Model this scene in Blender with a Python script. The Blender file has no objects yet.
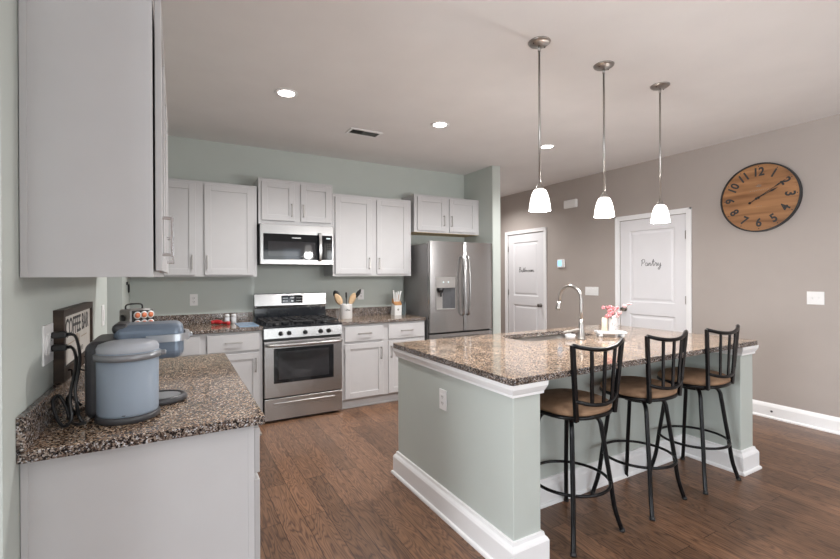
import bpy, bmesh, math, random
from mathutils import Vector, Matrix
random.seed(7)
PI = math.pi
scn = bpy.context.scene
COL = scn.collection

# ------------------------------------------------------------------ camera
H_CAM, YAW, PITCH, ROLL, FPX, SYPX = 1.3861, .5139, -.0014, -.0041, 432.58, -2.97
cam_d = bpy.data.cameras.new('camera'); cam = bpy.data.objects.new('camera', cam_d); COL.objects.link(cam)
cam_d.sensor_width = 36; cam_d.lens = FPX / 840 * 36; cam_d.shift_y = SYPX / 840; cam_d.clip_start = .02
c_, s_ = math.cos(YAW), math.sin(YAW)
r0 = Vector((c_, -s_, 0)); f0 = Vector((s_, c_, 0)); u0 = Vector((0, 0, 1))
fw = f0 * math.cos(PITCH) + u0 * math.sin(PITCH); up = u0 * math.cos(PITCH) - f0 * math.sin(PITCH)
rt = r0 * math.cos(ROLL) + up * math.sin(ROLL); up2 = up * math.cos(ROLL) - r0 * math.sin(ROLL)
m = Matrix((rt, up2, -fw)).transposed().to_4x4(); m.translation = (0, 0, H_CAM)
cam.matrix_world = m
scn.camera = cam

# ------------------------------------------------------------------ view, world, daylight
scn.view_settings.view_transform = 'Standard'; scn.view_settings.look = 'None'
scn.view_settings.gamma = 1; scn.view_settings.use_curve_mapping = False
scn.view_settings.exposure = 0.93
scn.cycles.use_denoising = True
scn.cycles.sample_clamp_indirect = 6
scn.cycles.diffuse_bounces = 8; scn.cycles.max_bounces = 12

world = bpy.data.worlds.new('sky'); scn.world = world; world.use_nodes = True
wn = world.node_tree; wn.nodes.clear()
wo = wn.nodes.new('ShaderNodeOutputWorld'); wb = wn.nodes.new('ShaderNodeBackground')
wb.inputs[0].default_value = (.72, .86, 1.0, 1); wb.inputs[1].default_value = 1.1
wn.links.new(wb.outputs[0], wo.inputs[0])

def area(name, loc, direction, sx, sy, power, color):
    l = bpy.data.lights.new(name, 'AREA'); l.shape = 'RECTANGLE'; l.size = sx; l.size_y = sy
    l.energy = power; l.color = color; l.specular_factor = .15
    o = bpy.data.objects.new(name, l); COL.objects.link(o); o.location = loc
    o.rotation_euler = Vector(direction).to_track_quat('-Z', 'Y').to_euler()
    return o
DAY = (.93, .965, 1.0)
# daylight just outside the rear windows and an added, unseen side window
area('daylight_rear_window', (-1.6, -3.30, 1.45), (0, 1, .45), 2.2, 1.9, 7, DAY)
area('daylight_patio_door', (2.0, -3.30, 1.15), (0, 1, .45), 2.2, 2.1, 34, DAY)
area('daylight_rear_side_window', (4.2, -3.30, 1.45), (0, 1, .45), 0.9, 1.5, 20, DAY)
area('side_window_fill', (-4.15, .2, 1.45), (1, 0, .45), 2.0, 1.5, 125, DAY)  # added fill, brightens the island end and mostly spares the near cabinet panel

# ------------------------------------------------------------------ materials
MAT = {}
def new_mat(name):
    mt = bpy.data.materials.new(name); mt.use_nodes = True
    nt = mt.node_tree; b = nt.nodes['Principled BSDF']; MAT[name] = mt
    return mt, nt, b
def N(nt, t, **kw):
    n = nt.nodes.new(t)
    for k, v in kw.items():
        if k.startswith('i_'): n.inputs[int(k[2:])].default_value = v
        else: setattr(n, k, v)
    return n
def coords(nt, scale=(1, 1, 1), rot=(0, 0, 0)):
    tc = nt.nodes.new('ShaderNodeTexCoord'); mp = nt.nodes.new('ShaderNodeMapping')
    mp.inputs['Scale'].default_value = scale; mp.inputs['Rotation'].default_value = rot
    nt.links.new(tc.outputs['Object'], mp.inputs['Vector']); return mp.outputs[0]
def ramp(nt, fac, stops, interp='LINEAR'):
    r = nt.nodes.new('ShaderNodeValToRGB'); r.color_ramp.interpolation = interp
    while len(r.color_ramp.elements) < len(stops): r.color_ramp.elements.new(.5)
    for e, (p, c) in zip(r.color_ramp.elements, stops): e.position = p; e.color = (*c, 1)
    nt.links.new(fac, r.inputs[0]); return r.outputs[0]
def bump(nt, b, h, strength=.1, dist=.001):
    bp = nt.nodes.new('ShaderNodeBump'); bp.inputs['Strength'].default_value = strength; bp.inputs['Distance'].default_value = dist
    nt.links.new(h, bp.inputs['Height']); nt.links.new(bp.outputs[0], b.inputs['Normal'])
def simple(name, col, rough=.5, metal=0, noise=0, nscale=30, bstr=0, **kw):
    mt, nt, b = new_mat(name)
    b.inputs['Base Color'].default_value = (*col, 1); b.inputs['Roughness'].default_value = rough; b.inputs['Metallic'].default_value = metal
    for k, v in kw.items(): b.inputs[k.replace('_', ' ')].default_value = v
    n = N(nt, 'ShaderNodeTexNoise'); n.inputs['Scale'].default_value = nscale; n.inputs['Detail'].default_value = 3
    nt.links.new(coords(nt), n.inputs['Vector'])
    lo = tuple(max(0, x * (1 - noise)) for x in col); hi = tuple(min(1, x * (1 + noise)) for x in col)
    nt.links.new(ramp(nt, n.outputs[0], [(.3, lo), (.7, hi)]), b.inputs['Base Color'])
    if bstr: bump(nt, b, n.outputs[0], bstr)
    return mt
def emit(name, col, strength):
    mt, nt, b = new_mat(name)
    b.inputs['Base Color'].default_value = (*col, 1); b.inputs['Emission Color'].default_value = (*col, 1)
    b.inputs['Emission Strength'].default_value = strength; return mt

simple('sage_paint', (.51, .55, .52), .62, 0, .02, 3, .04)
simple('taupe_paint', (.40, .355, .328), .62, 0, .02, 3, .04)
simple('ceiling_paint', (.80, .785, .78), .8, 0, .02, 3, .04)
simple('white_trim', (.86, .86, .87), .4, 0, .01, 5)
simple('door_paint', (.76, .755, .78), .42, 0, .01, 5)
simple('cabinet_paint', (.535, .53, .538), .42, 0, .015, 8)
simple('cabinet_underside', (.55, .42, .24), .6, 0, .15, 30)
simple('black_metal', (.004, .004, .005), .28, 0, .2, 20, .02, Specular_IOR_Level=.3)
simple('black_plastic', (.015, .015, .016), .35, 0, .1, 40)
simple('black_iron', (.02, .02, .022), .5, 0, .2, 60, .1)
simple('black_enamel', (.012, .014, .018), .12, 0, .1, 10)
simple('black_glass', (.008, .009, .011), .05, 0, .1, 10)
simple('oven_glass', (.03, .03, .033), .04, 0, .1, 10)
simple('charcoal_plastic', (.055, .055, .06), .35, 0, .1, 40)
simple('plastic_blue_reflection', (.19, .24, .31), .3, .25, .05, 30)  # blue-grey reflection on the brew head put into its base colour
simple('silver_plastic', (.45, .47, .50), .28, .7, .03, 30)
simple('chrome', (.75, .75, .76), .14, 1, .02, 20)
simple('brushed_nickel', (.42, .40, .38), .3, 1, .05, 60)
simple('white_plastic', (.83, .83, .83), .35, 0, .01, 20)
simple('white_ceramic', (.66, .67, .69), .18, 0, .01, 10)
simple('cream_wax', (.82, .70, .56), .5, 0, .03, 20)
simple('red_plastic', (.45, .02, .025), .3, 0, .1, 20)
simple('pale_wood', (.66, .46, .28), .55, 0, .15, 25)
simple('orange_wood', (.50, .25, .10), .45, 0, .2, 25)
simple('pod_orange', (.75, .20, .09), .35, 0, .5, 60)
simple('ink', (.03, .03, .033), .6)
simple('grey_ink', (.30, .28, .26), .6)
simple('tan_ink', (.45, .36, .25), .6)
simple('white_ink', (.85, .87, .88), .5)
simple('sign_face', (.66, .64, .60), .6, 0, .05, 20)
simple('pink_petal', (.68, .25, .27), .6, 0, .35, 40)
simple('pale_petal', (.72, .44, .45), .6, 0, .2, 40)
simple('stem', (.20, .16, .10), .6, 0, .2, 40)
simple('dark_slot', (.03, .03, .03), .7)
simple('filter_grey', (.22, .23, .22), .8, 0, .3, 80)
simple('board_reflection_blue', (.30, .46, .66), .06, 0, .05, 10)  # blue of a reflection put into the base colour
simple('clear_panel', (.5, .58, .62), .08, 0, .05, 10, 0, Transmission_Weight=.7)
emit('lamp_white', (1, .97, .93), 9)
emit('shade_glass', (1, .96, .92), 1.6)
emit('screen_blue', (.25, .55, .85), .7)
emit('display_dim', (.6, .7, .72), .15)

def brushed(name, col, rough, axis):
    mt, nt, b = new_mat(name)
    sc = {'x': (1.5, 120, 120), 'z': (120, 120, 1.5)}[axis]
    n = N(nt, 'ShaderNodeTexNoise'); n.inputs['Scale'].default_value = 4; n.inputs['Detail'].default_value = 4
    nt.links.new(coords(nt, sc), n.inputs['Vector'])
    nt.links.new(ramp(nt, n.outputs[0], [(.3, tuple(x * .88 for x in col)), (.7, col)]), b.inputs['Base Color'])
    b.inputs['Metallic'].default_value = .92; b.inputs['Roughness'].default_value = rough
    bump(nt, b, n.outputs[0], .02, .0001)
    return mt
brushed('stainless_h', (.46, .45, .445), .26, 'x')
brushed('stainless_v', (.44, .43, .425), .26, 'x')
simple('fridge_side', (.24, .235, .235), .4, .5, .05, 60)

def granite(name, tint):
    mt, nt, b = new_mat(name)
    v = coords(nt)
    v1 = N(nt, 'ShaderNodeTexVoronoi'); v1.inputs['Scale'].default_value = 235; nt.links.new(v, v1.inputs['Vector'])
    v2 = N(nt, 'ShaderNodeTexVoronoi'); v2.inputs['Scale'].default_value = 150; nt.links.new(v, v2.inputs['Vector'])
    n1 = N(nt, 'ShaderNodeTexNoise'); n1.inputs['Scale'].default_value = 9; n1.inputs['Detail'].default_value = 5; nt.links.new(v, n1.inputs['Vector'])
    sep = N(nt, 'ShaderNodeSeparateColor'); nt.links.new(v1.outputs['Color'], sep.inputs[0])
    sep2 = N(nt, 'ShaderNodeSeparateColor'); nt.links.new(v2.outputs['Color'], sep2.inputs[0])
    base = ramp(nt, sep.outputs[0], [(0, (.012, .011, .012)), (.16, (.06, .045, .04)), (.32, (.20, .135, .10)), (.52, (.37, .27, .195)),
                                     (.74, (.52, .43, .345)), (.90, (.72, .67, .62))], 'CONSTANT')
    dark = ramp(nt, sep2.outputs[1], [(0, (.05, .05, .06)), (.12, (.35, .30, .28)), (.24, (1, 1, 1))], 'CONSTANT')
    mx = N(nt, 'ShaderNodeMix', data_type='RGBA', blend_type='MULTIPLY'); mx.inputs[0].default_value = .85
    nt.links.new(base, mx.inputs[6]); nt.links.new(dark, mx.inputs[7])
    tone = ramp(nt, n1.outputs[0], [(.35, tuple(.8 * t for t in tint)), (.65, tuple(1.2 * t for t in tint))])
    m2 = N(nt, 'ShaderNodeMix', data_type='RGBA', blend_type='MULTIPLY'); m2.inputs[0].default_value = 1
    nt.links.new(mx.outputs[2], m2.inputs[6]); nt.links.new(tone, m2.inputs[7])
    nt.links.new(m2.outputs[2], b.inputs['Base Color'])
    b.inputs['Roughness'].default_value = .10
    b.inputs['Specular IOR Level'].default_value = .5
    return mt
granite('granite', (.95, .87, .78))
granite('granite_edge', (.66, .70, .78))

def wood_floor():
    mt, nt, b = new_mat('wood_floor')
    v = coords(nt, (1, 1, 1), (0, 0, PI / 2))
    br = N(nt, 'ShaderNodeTexBrick', offset=.37, offset_frequency=2)
    for k, val in {'Color1': (0, 0, 0, 1), 'Color2': (1, 1, 1, 1), 'Mortar': (.5, .5, .5, 1), 'Scale': 1.0, 'Mortar Size': .0016, 'Mortar Smooth': .1,
                   'Bias': 0.0, 'Brick Width': 1.25, 'Row Height': .127}.items(): br.inputs[k].default_value = val
    nt.links.new(v, br.inputs['Vector'])
    # one random offset per plank so the grain differs board by board
    off = N(nt, 'ShaderNodeVectorMath', operation='SCALE'); nt.links.new(br.outputs['Color'], off.inputs[0]); off.inputs['Scale'].default_value = 37
    add = N(nt, 'ShaderNodeVectorMath', operation='ADD'); nt.links.new(v, add.inputs[0]); nt.links.new(off.outputs[0], add.inputs[1])
    st = N(nt, 'ShaderNodeMapping'); st.inputs['Scale'].default_value = (1.0, 6.5, 1); nt.links.new(add.outputs[0], st.inputs['Vector'])
    n = N(nt, 'ShaderNodeTexNoise'); n.inputs['Scale'].default_value = 1.3; n.inputs['Detail'].default_value = 2.5; n.inputs['Roughness'].default_value = .55; n.inputs['Distortion'].default_value = .25
    nt.links.new(st.outputs[0], n.inputs['Vector'])
    mul = N(nt, 'ShaderNodeMath', operation='MULTIPLY'); mul.inputs[1].default_value = 21; nt.links.new(n.outputs[0], mul.inputs[0])
    fr = N(nt, 'ShaderNodeMath', operation='PINGPONG'); fr.inputs[1].default_value = .5; nt.links.new(mul.outputs[0], fr.inputs[0])
    st2 = N(nt, 'ShaderNodeMapping'); st2.inputs['Scale'].default_value = (6, 130, 1); nt.links.new(add.outputs[0], st2.inputs['Vector'])
    n2 = N(nt, 'ShaderNodeTexNoise'); n2.inputs['Scale'].default_value = 1; n2.inputs['Detail'].default_value = 4; nt.links.new(st2.outputs[0], n2.inputs['Vector'])
    g = ramp(nt, fr.outputs[0], [(0, (.095, .048, .030)), (.10, (.130, .070, .044)), (.25, (.190, .103, .060)), (.5, (.220, .121, .071))])
    fine = ramp(nt, n2.outputs[0], [(.35, (.72, .72, .72)), (.6, (1.08, 1.08, 1.08))])
    tone = ramp(nt, br.outputs['Color'], [(0, (.72, .70, .68)), (.5, (.95, .94, .93)), (1, (1.2, 1.16, 1.12))])
    m1 = N(nt, 'ShaderNodeMix', data_type='RGBA', blend_type='MULTIPLY'); m1.inputs[0].default_value = 1
    nt.links.new(g, m1.inputs[6]); nt.links.new(fine, m1.inputs[7])
    m2 = N(nt, 'ShaderNodeMix', data_type='RGBA', blend_type='MULTIPLY'); m2.inputs[0].default_value = 1
    nt.links.new(m1.outputs[2], m2.inputs[6]); nt.links.new(tone, m2.inputs[7])
    m3 = N(nt, 'ShaderNodeMix', data_type='RGBA'); nt.links.new(br.outputs['Fac'], m3.inputs[0])
    nt.links.new(m2.outputs[2], m3.inputs[6]); m3.inputs[7].default_value = (.03, .013, .008, 1)
    nt.links.new(m3.outputs[2], b.inputs['Base Color'])
    b.inputs['Roughness'].default_value = .36
    bump(nt, b, fr.outputs[0], .12, .0008)
wood_floor()

def streak_wood(name, c0, c1, scale, rough=.5):
    mt, nt, b = new_mat(name)
    n = N(nt, 'ShaderNodeTexNoise'); n.inputs['Scale'].default_value = 1; n.inputs['Detail'].default_value = 5; n.inputs['Distortion'].default_value = .6
    nt.links.new(coords(nt, scale), n.inputs['Vector'])
    nt.links.new(ramp(nt, n.outputs[0], [(.3, c0), (.7, c1)]), b.inputs['Base Color']); b.inputs['Roughness'].default_value = rough
    return mt
streak_wood('clock_wood', (.20, .085, .030), (.46, .23, .095), (1, 1.5, 14))
streak_wood('dark_wood', (.025, .015, .010), (.075, .045, .028), (8, 2, 30))
streak_wood('seat_suede', (.20, .115, .065), (.38, .235, .145), (9, 9, 9), .85)
def frosted(name, col):
    mt, nt, b = new_mat(name)
    b.inputs['Base Color'].default_value = (*col, 1); b.inputs['Roughness'].default_value = .28
    b.inputs['Transmission Weight'].default_value = .35; b.inputs['IOR'].default_value = 1.2
    n = N(nt, 'ShaderNodeTexNoise'); n.inputs['Scale'].default_value = 6; nt.links.new(coords(nt), n.inputs['Vector'])
    nt.links.new(ramp(nt, n.outputs[0], [(.3, tuple(x * .9 for x in col)), (.7, col)]), b.inputs['Base Color'])
frosted('reservoir_plastic', (.44, .52, .62))
frosted('lid_plastic', (.62, .65, .70))
simple('tank_band', (.26, .27, .29), .3, .4, .03, 30)
simple('dispenser_silver', (.42, .41, .40), .35, .7, .03, 30)
simple('dark_nickel', (.20, .19, .18), .28, 1, .03, 30)
def pane():
    mt, nt, b = new_mat('window_glass')
    t = N(nt, 'ShaderNodeBsdfTransparent'); g = N(nt, 'ShaderNodeBsdfGlossy'); g.inputs['Roughness'].default_value = .02
    mx = N(nt, 'ShaderNodeMixShader'); mx.inputs[0].default_value = .06
    nt.links.new(t.outputs[0], mx.inputs[1]); nt.links.new(g.outputs[0], mx.inputs[2])
    nt.links.new(mx.outputs[0], nt.nodes['Material Output'].inputs[0])
pane()
streak_wood('foliage', (.03, .07, .03), (.22, .32, .18), (5, 5, 5), .8)
simple('lawn', (.12, .16, .07), .9, 0, .3, 10)

# ------------------------------------------------------------------ mesh helpers
class MB:
    """collects shapes in world space (or local, for copied things) and links them as ONE mesh object"""
    def __init__(s, T=None): s.bm = bmesh.new(); s.T = T; s.mats = []; s.mi = 0; s.sm = False
    def use(s, mat):
        if mat not in s.mats: s.mats.append(mat)
        s.mi = s.mats.index(mat); return s
    def _add(s, t, smooth=False):
        if s.T is not None: bmesh.ops.transform(t, matrix=s.T, verts=t.verts)
        bmesh.ops.recalc_face_normals(t, faces=t.faces)
        for f in t.faces: f.material_index = s.mi; f.smooth = smooth
        me = bpy.data.meshes.new('tmp'); t.to_mesh(me); t.free(); s.bm.from_mesh(me); bpy.data.meshes.remove(me)
        return s
    def box(s, x0, x1, y0, y1, z0, z1, bev=0, seg=2, only=None):
        t = bmesh.new(); bmesh.ops.create_cube(t, size=1)
        for v in t.verts: v.co = Vector(((x0 + x1) / 2 + v.co.x * (x1 - x0), (y0 + y1) / 2 + v.co.y * (y1 - y0), (z0 + z1) / 2 + v.co.z * (z1 - z0)))
        if bev:
            es = t.edges[:]
            if only is not None: es = [e for e in es if abs((e.verts[0].co - e.verts[1].co).normalized()['xyz'.index(only)]) > .9]
            bmesh.ops.bevel(t, geom=es, offset=bev, segments=seg, affect='EDGES', profile=.5)
        return s._add(t, False)
    def prism(s, pts, axis, a, b):
        """polygon pts (two coords) extruded along axis from a to b"""
        t = bmesh.new(); i = 'xyz'.index(axis)
        def mk(p, h):
            q = list(p); q.insert(i, h); return t.verts.new(q)
        A = [mk(p, a) for p in pts]; B = [mk(p, b) for p in pts]; n = len(pts)
        t.faces.new(A); t.faces.new(B[::-1])
        for k in range(n): t.faces.new((A[k], A[(k + 1) % n], B[(k + 1) % n], B[k]))
        return s._add(t, False)
    def lathe(s, prof, c=(0, 0, 0), seg=32, axis='z', smooth=True, sx=1, sy=1):
        t = bmesh.new(); rings = []
        for r, z in prof:
            if r < 1e-6: rings.append([t.verts.new((0, 0, z))])
            else: rings.append([t.verts.new((r * sx * math.cos(2 * PI * k / seg), r * sy * math.sin(2 * PI * k / seg), z)) for k in range(seg)])
        for A, B in zip(rings, rings[1:]):
            for k in range(seg):
                k2 = (k + 1) % seg
                if len(A) == 1 and len(B) == 1: continue
                if len(A) == 1: t.faces.new((A[0], B[k], B[k2]))
                elif len(B) == 1: t.faces.new((A[k], B[0], A[k2]))
                else: t.faces.new((A[k], B[k], B[k2], A[k2]))
        if axis == 'x': bmesh.ops.transform(t, matrix=Matrix.Rotation(PI / 2, 4, 'Y'), verts=t.verts)
        if axis == '-x': bmesh.ops.transform(t, matrix=Matrix.Rotation(-PI / 2, 4, 'Y'), verts=t.verts)
        if axis == '-y': bmesh.ops.transform(t, matrix=Matrix.Rotation(PI / 2, 4, 'X'), verts=t.verts)
        bmesh.ops.translate(t, vec=c, verts=t.verts)
        return s._add(t, smooth)
    def tube(s, pts, r, seg=10, closed=False, flat=None, smooth=True):
        """round tube through pts; flat=(w,h) makes a bar section"""
        pts = [Vector(p) for p in pts]; n = len(pts); t = bmesh.new(); rings = []
        prev = None
        for i, p in enumerate(pts):
            if closed: d = (pts[(i + 1) % n] - pts[i - 1])
            else: d = pts[min(i + 1, n - 1)] - pts[max(i - 1, 0)]
            d.normalize()
            if prev is None:
                ref = Vector((0, 0, 1)) if abs(d.z) < .9 else Vector((0, 1, 0))
                a = d.cross(ref).normalized()
            else: a = (prev - d * prev.dot(d)).normalized()
            prev = a; b = d.cross(a)
            rr = r[i] if isinstance(r, (list, tuple)) else r
            if flat: ring = [t.verts.new(p + a * x * flat[0] / 2 + b * y * flat[1] / 2) for x, y in ((-1, -1), (1, -1), (1, 1), (-1, 1))]
            else: ring = [t.verts.new(p + (a * math.cos(2 * PI * k / seg) + b * math.sin(2 * PI * k / seg)) * rr) for k in range(seg)]
            rings.append(ring)
        m_ = len(rings[0]); rng = range(n) if closed else range(n - 1)
        for i in rng:
            A, B = rings[i], rings[(i + 1) % n]
            for k in range(m_): t.faces.new((A[k], A[(k + 1) % m_], B[(k + 1) % m_], B[k]))
        if not closed: t.faces.new(rings[0]); t.faces.new(rings[-1][::-1])
        return s._add(t, smooth and not flat)
    def ball(s, c, r, sub=2, sc=(1, 1, 1)):
        t = bmesh.new(); bmesh.ops.create_icosphere(t, subdivisions=sub, radius=r)
        for v in t.verts: v.co = Vector((v.co.x * sc[0], v.co.y * sc[1], v.co.z * sc[2])) + Vector(c)
        return s._add(t, True)
    def loft(s, x0, x1, y0, y1, prof):
        """rectangle footprint grown outward by off at height z, for mouldings"""
        t = bmesh.new(); L = []
        for off, z in prof:
            L.append([t.verts.new(p) for p in ((x0 - off, y0 - off, z), (x1 + off, y0 - off, z), (x1 + off, y1 + off, z), (x0 - off, y1 + off, z))])
        for A, B in zip(L, L[1:]):
            for k in range(4): t.faces.new((A[k], A[(k + 1) % 4], B[(k + 1) % 4], B[k]))
        t.faces.new(L[0]); t.faces.new(L[-1])
        return s._add(t, False)
    def mesh(s, me, M):
        t = bmesh.new(); t.from_mesh(me); bmesh.ops.transform(t, matrix=M, verts=t.verts); return s._add(t, False)
    def build(s, name, mat=None, parent=None, origin=None):
        me = bpy.data.meshes.new(name); s.bm.to_mesh(me)
        vs = [v.co.copy() for v in s.bm.verts]; s.bm.free()
        o = bpy.data.objects.new(name, me); COL.objects.link(o)
        for k in ([mat] if mat else s.mats): me.materials.append(MAT[k])
        if parent is not None:
            off = WORLD.get(parent.name, Vector((0, 0, 0))); o.parent = parent; WORLD[o.name] = off.copy()
        else:
            if origin is None:
                lo = Vector([min(v[i] for v in vs) for i in range(3)]); hi = Vector([max(v[i] for v in vs) for i in range(3)])
                off = Vector(((lo.x + hi.x) / 2, (lo.y + hi.y) / 2, lo.z))
            else: off = Vector(origin)
            o.location = off; WORLD[o.name] = off.copy()
        me.transform(Matrix.Translation(-off)); me.update()
        return o
WORLD = {}
def tag(o, label, cat, group=None, kind=None):
    if label: o['label'] = label
    if cat: o['category'] = cat
    if group: o['group'] = group
    if kind: o['kind'] = kind
    return o
def thing(name, label, cat, loc=(0, 0, 0), group=None):
    o = bpy.data.objects.new(name, None); o.empty_display_size = .1; COL.objects.link(o); o.location = loc
    WORLD[o.name] = Vector(loc); return tag(o, label, cat, group)
def struct(o): o['kind'] = 'structure'; return o
def dup(root, loc, rotz=0, label=None):
    r = root.copy(); COL.objects.link(r); r.location = loc; r.rotation_euler = (0, 0, rotz)
    if label: r['label'] = label
    def kids(a, b):
        for ch in list(a.children):
            if ch.name in new: continue
            c = ch.copy(); new.add(c.name); COL.objects.link(c); c.parent = b; kids(ch, c)
    new = set(); kids(root, r); return r
def catmull(P, n=6, closed=False):
    P = [Vector(p) for p in P]; out = []; L = len(P); rng = range(L) if closed else range(L - 1)
    for i in rng:
        g = (lambda k: P[k % L]) if closed else (lambda k: P[min(max(k, 0), L - 1)])
        p0, p1, p2, p3 = g(i - 1), g(i), g(i + 1), g(i + 2)
        for j in range(n):
            t = j / n
            out.append(.5 * ((2 * p1) + (p2 - p0) * t + (2 * p0 - 5 * p1 + 4 * p2 - p3) * t * t + (3 * p1 - p0 - 3 * p2 + p3) * t ** 3))
    if not closed: out.append(P[-1])
    return out
def text_mesh(body, size, bold=0, depth=.0004, xs=1.0):
    cu = bpy.data.curves.new('t', 'FONT'); cu.body = body; cu.size = size; cu.align_x = 'CENTER'; cu.align_y = 'CENTER'
    cu.extrude = depth; cu.offset = bold; cu.resolution_u = 3
    o = bpy.data.objects.new('t', cu); COL.objects.link(o)
    dg = bpy.context.evaluated_depsgraph_get(); dg.update()
    me = bpy.data.meshes.new_from_object(o.evaluated_get(dg)); bpy.data.objects.remove(o); me.transform(Matrix.Diagonal((xs, 1, 1, 1)))
    return me
# text planes: columns = reading direction, up, outward normal
def basis(right, up_, out, loc): 
    M_ = Matrix((Vector(right), Vector(up_), Vector(out))).transposed().to_4x4(); M_.translation = loc; return M_
def on_right_wall(y, z, x=5.0): return basis((0, -1, 0), (0, 0, 1), (-1, 0, 0), (x, y, z))
def on_left_wall(y, z, x): return basis((0, 1, 0), (0, 0, 1), (1, 0, 0), (x, y, z))
def on_back(x, z, y): return basis((1, 0, 0), (0, 0, 1), (0, -1, 0), (x, y, z))

# ------------------------------------------------------------------ room shell
ZC = 2.771; XL = -.3755; YB = 4.895; XR = 5.008
X0, Y0, YH = -4.0, -3.2, 6.6
struct(MB().box(X0 - .2, XR + .2, Y0 - .2, YH + .2, -.1, 0).build('floor', 'wood_floor', origin=(0, 0, 0)))
struct(MB().box(X0 - .2, XR + .2, Y0 - .2, YH + .2, ZC, ZC + .1).build('ceiling', 'ceiling_paint'))
struct(MB().box(XL, 3.593, YB, YB + .12, 0, ZC).build('wall_back', 'sage_paint'))
struct(MB().box(3.468, 3.593, 4.2825, YB, 0, ZC).build('wall_fridge_side', 'sage_paint'))
struct(MB().box(3.473, 3.593, YB + .12, YH, 0, ZC).build('wall_hall_side', 'taupe_paint'))
# left wall with a cased opening between the counter run and the corner
struct(MB().box(XL - .125, XL, 1.44, 3.32, 0, ZC).box(XL - .125, XL, 4.19, YB + .12, 0, ZC).box(XL - .125, XL, 3.32, 4.19, 2.08, ZC).build('wall_left', 'sage_paint'))
struct(MB().box(XL - .127, XL + .002, 1.432, 1.44, 0, ZC).build('trim_1', 'sage_paint'))
struct(MB().box(X0, XL - .125, 1.44, 1.56, 0, ZC).build('wall_dining', 'taupe_paint'))
struct(MB().box(-2.1, -2.0, 1.56, YB + .12, 0, ZC).box(-2.0, XL - .125, YB, YB + .12, 0, ZC).build('wall_passage', 'sage_paint'))
struct(MB().box(3.593, XR, YH - .12, YH, 0, ZC).build('wall_hall', 'taupe_paint'))
# right wall with two door openings
D1 = (4.93, 5.768); D2 = (2.765, 3.603); DT = 2.08
w = MB()
for a, b_ in ((Y0, D2[0]), (D2[1], D1[0]), (D1[1], YH)): w.box(XR, XR + .12, a, b_, 0, ZC)
for a, b_ in (D2, D1): w.box(XR, XR + .12, a, b_, DT, ZC).box(XR + .06, XR + .12, a, b_, 0, DT)
struct(w.build('wall_right', 'taupe_paint'))
# rear and side walls of the open room behind the camera
def wall_with_windows(name, axis, at, lo, hi, holes, mat, t):
    w = MB()
    def bx(a, b, z0, z1):
        if axis == 'y': w.box(a, b, at, at + t, z0, z1)
        else: w.box(at, at + t, a, b, z0, z1)
    c = lo
    for a, b, z0, z1 in sorted(holes):
        bx(c, a, 0, ZC)
        if z0 > 0: bx(a, b, 0, z0)
        bx(a, b, z1, ZC); c = b
    bx(c, hi, 0, ZC)
    return struct(w.build(name, mat))
rear = [(-2.75, -.45, .5, 2.4), (.9, 3.1, .06, 2.2), (3.75, 4.65, .7, 2.2)]
side = [(-.8, 1.2, .7, 2.2)]  # unseen opening, placed for how its light reaches the cabinet panel
wall_with_windows('wall_rear', 'y', Y0 - .12, X0, XR + .12, rear, 'taupe_paint', .12)
wall_with_windows('wall_side', 'x', X0 - .12, Y0, 1.56, side, 'taupe_paint', .12)
wi = 0
for ax, hs in (('y', rear), ('x', side)):
    for a, b, z0, z1 in hs:
        wi += 1; f = MB(); g = MB(); nm = max(2, round((b - a) / .9)); e = .05
        segs = [a + (b - a) * k / nm for k in range(nm + 1)]
        def bx(m_, p, q, u, v, d0, d1):
            if ax == 'y': m_.box(p, q, Y0 - d1, Y0 - d0, u, v)
            else: m_.box(X0 - d1, X0 - d0, p, q, u, v)
        bx(f, a, b, z0, z0 + e, .03, .09); bx(f, a, b, z1 - e, z1, .03, .09)
        for q in segs:
            q0 = min(max(q - e / 2, a), b - e); bx(f, q0, q0 + e, z0 + e, z1 - e, .03, .09)
        bx(g, a + e, b - e, z0 + e, z1 - e, .055, .06)
        struct(f.build(f'window_{wi}', 'white_trim')); fo = bpy.data.objects[f'window_{wi}']
        tag(g.build('pane', 'window_glass', fo), None, None)
gl = MB().box(-14, 14, -16, Y0 - .12, -.12, -.1); struct(gl.build('ground', 'lawn'))

BB = [(0, 0), (.034, 0), (.034, .012), (.016, .022), (.016, .105), (.012, .118), (.006, .132), (0, .142)]   # baseboard profile (thickness, height)
def baseboard(name, kind, a, b, at, sgn):
    w = MB()
    if kind == 'x': w.prism([(at + sgn * p, z) for p, z in BB], 'y', a, b)      # runs along Y on a wall of constant X
    else: w.prism([(at + sgn * p, z) for p, z in BB], 'x', a, b)
    return struct(w.build(name, 'white_trim'))
# prism along y takes (x,z); along x takes (y,z)
baseboard('baseboard_right', 'x', Y0, D2[0] - .062, XR, -1)
baseboard('baseboard_hall', 'x', D2[1] + .062, D1[0] - .062, XR, -1)
baseboard('baseboard_hall_end', 'x', D1[1] + .062, YH - .12, XR, -1)

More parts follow.
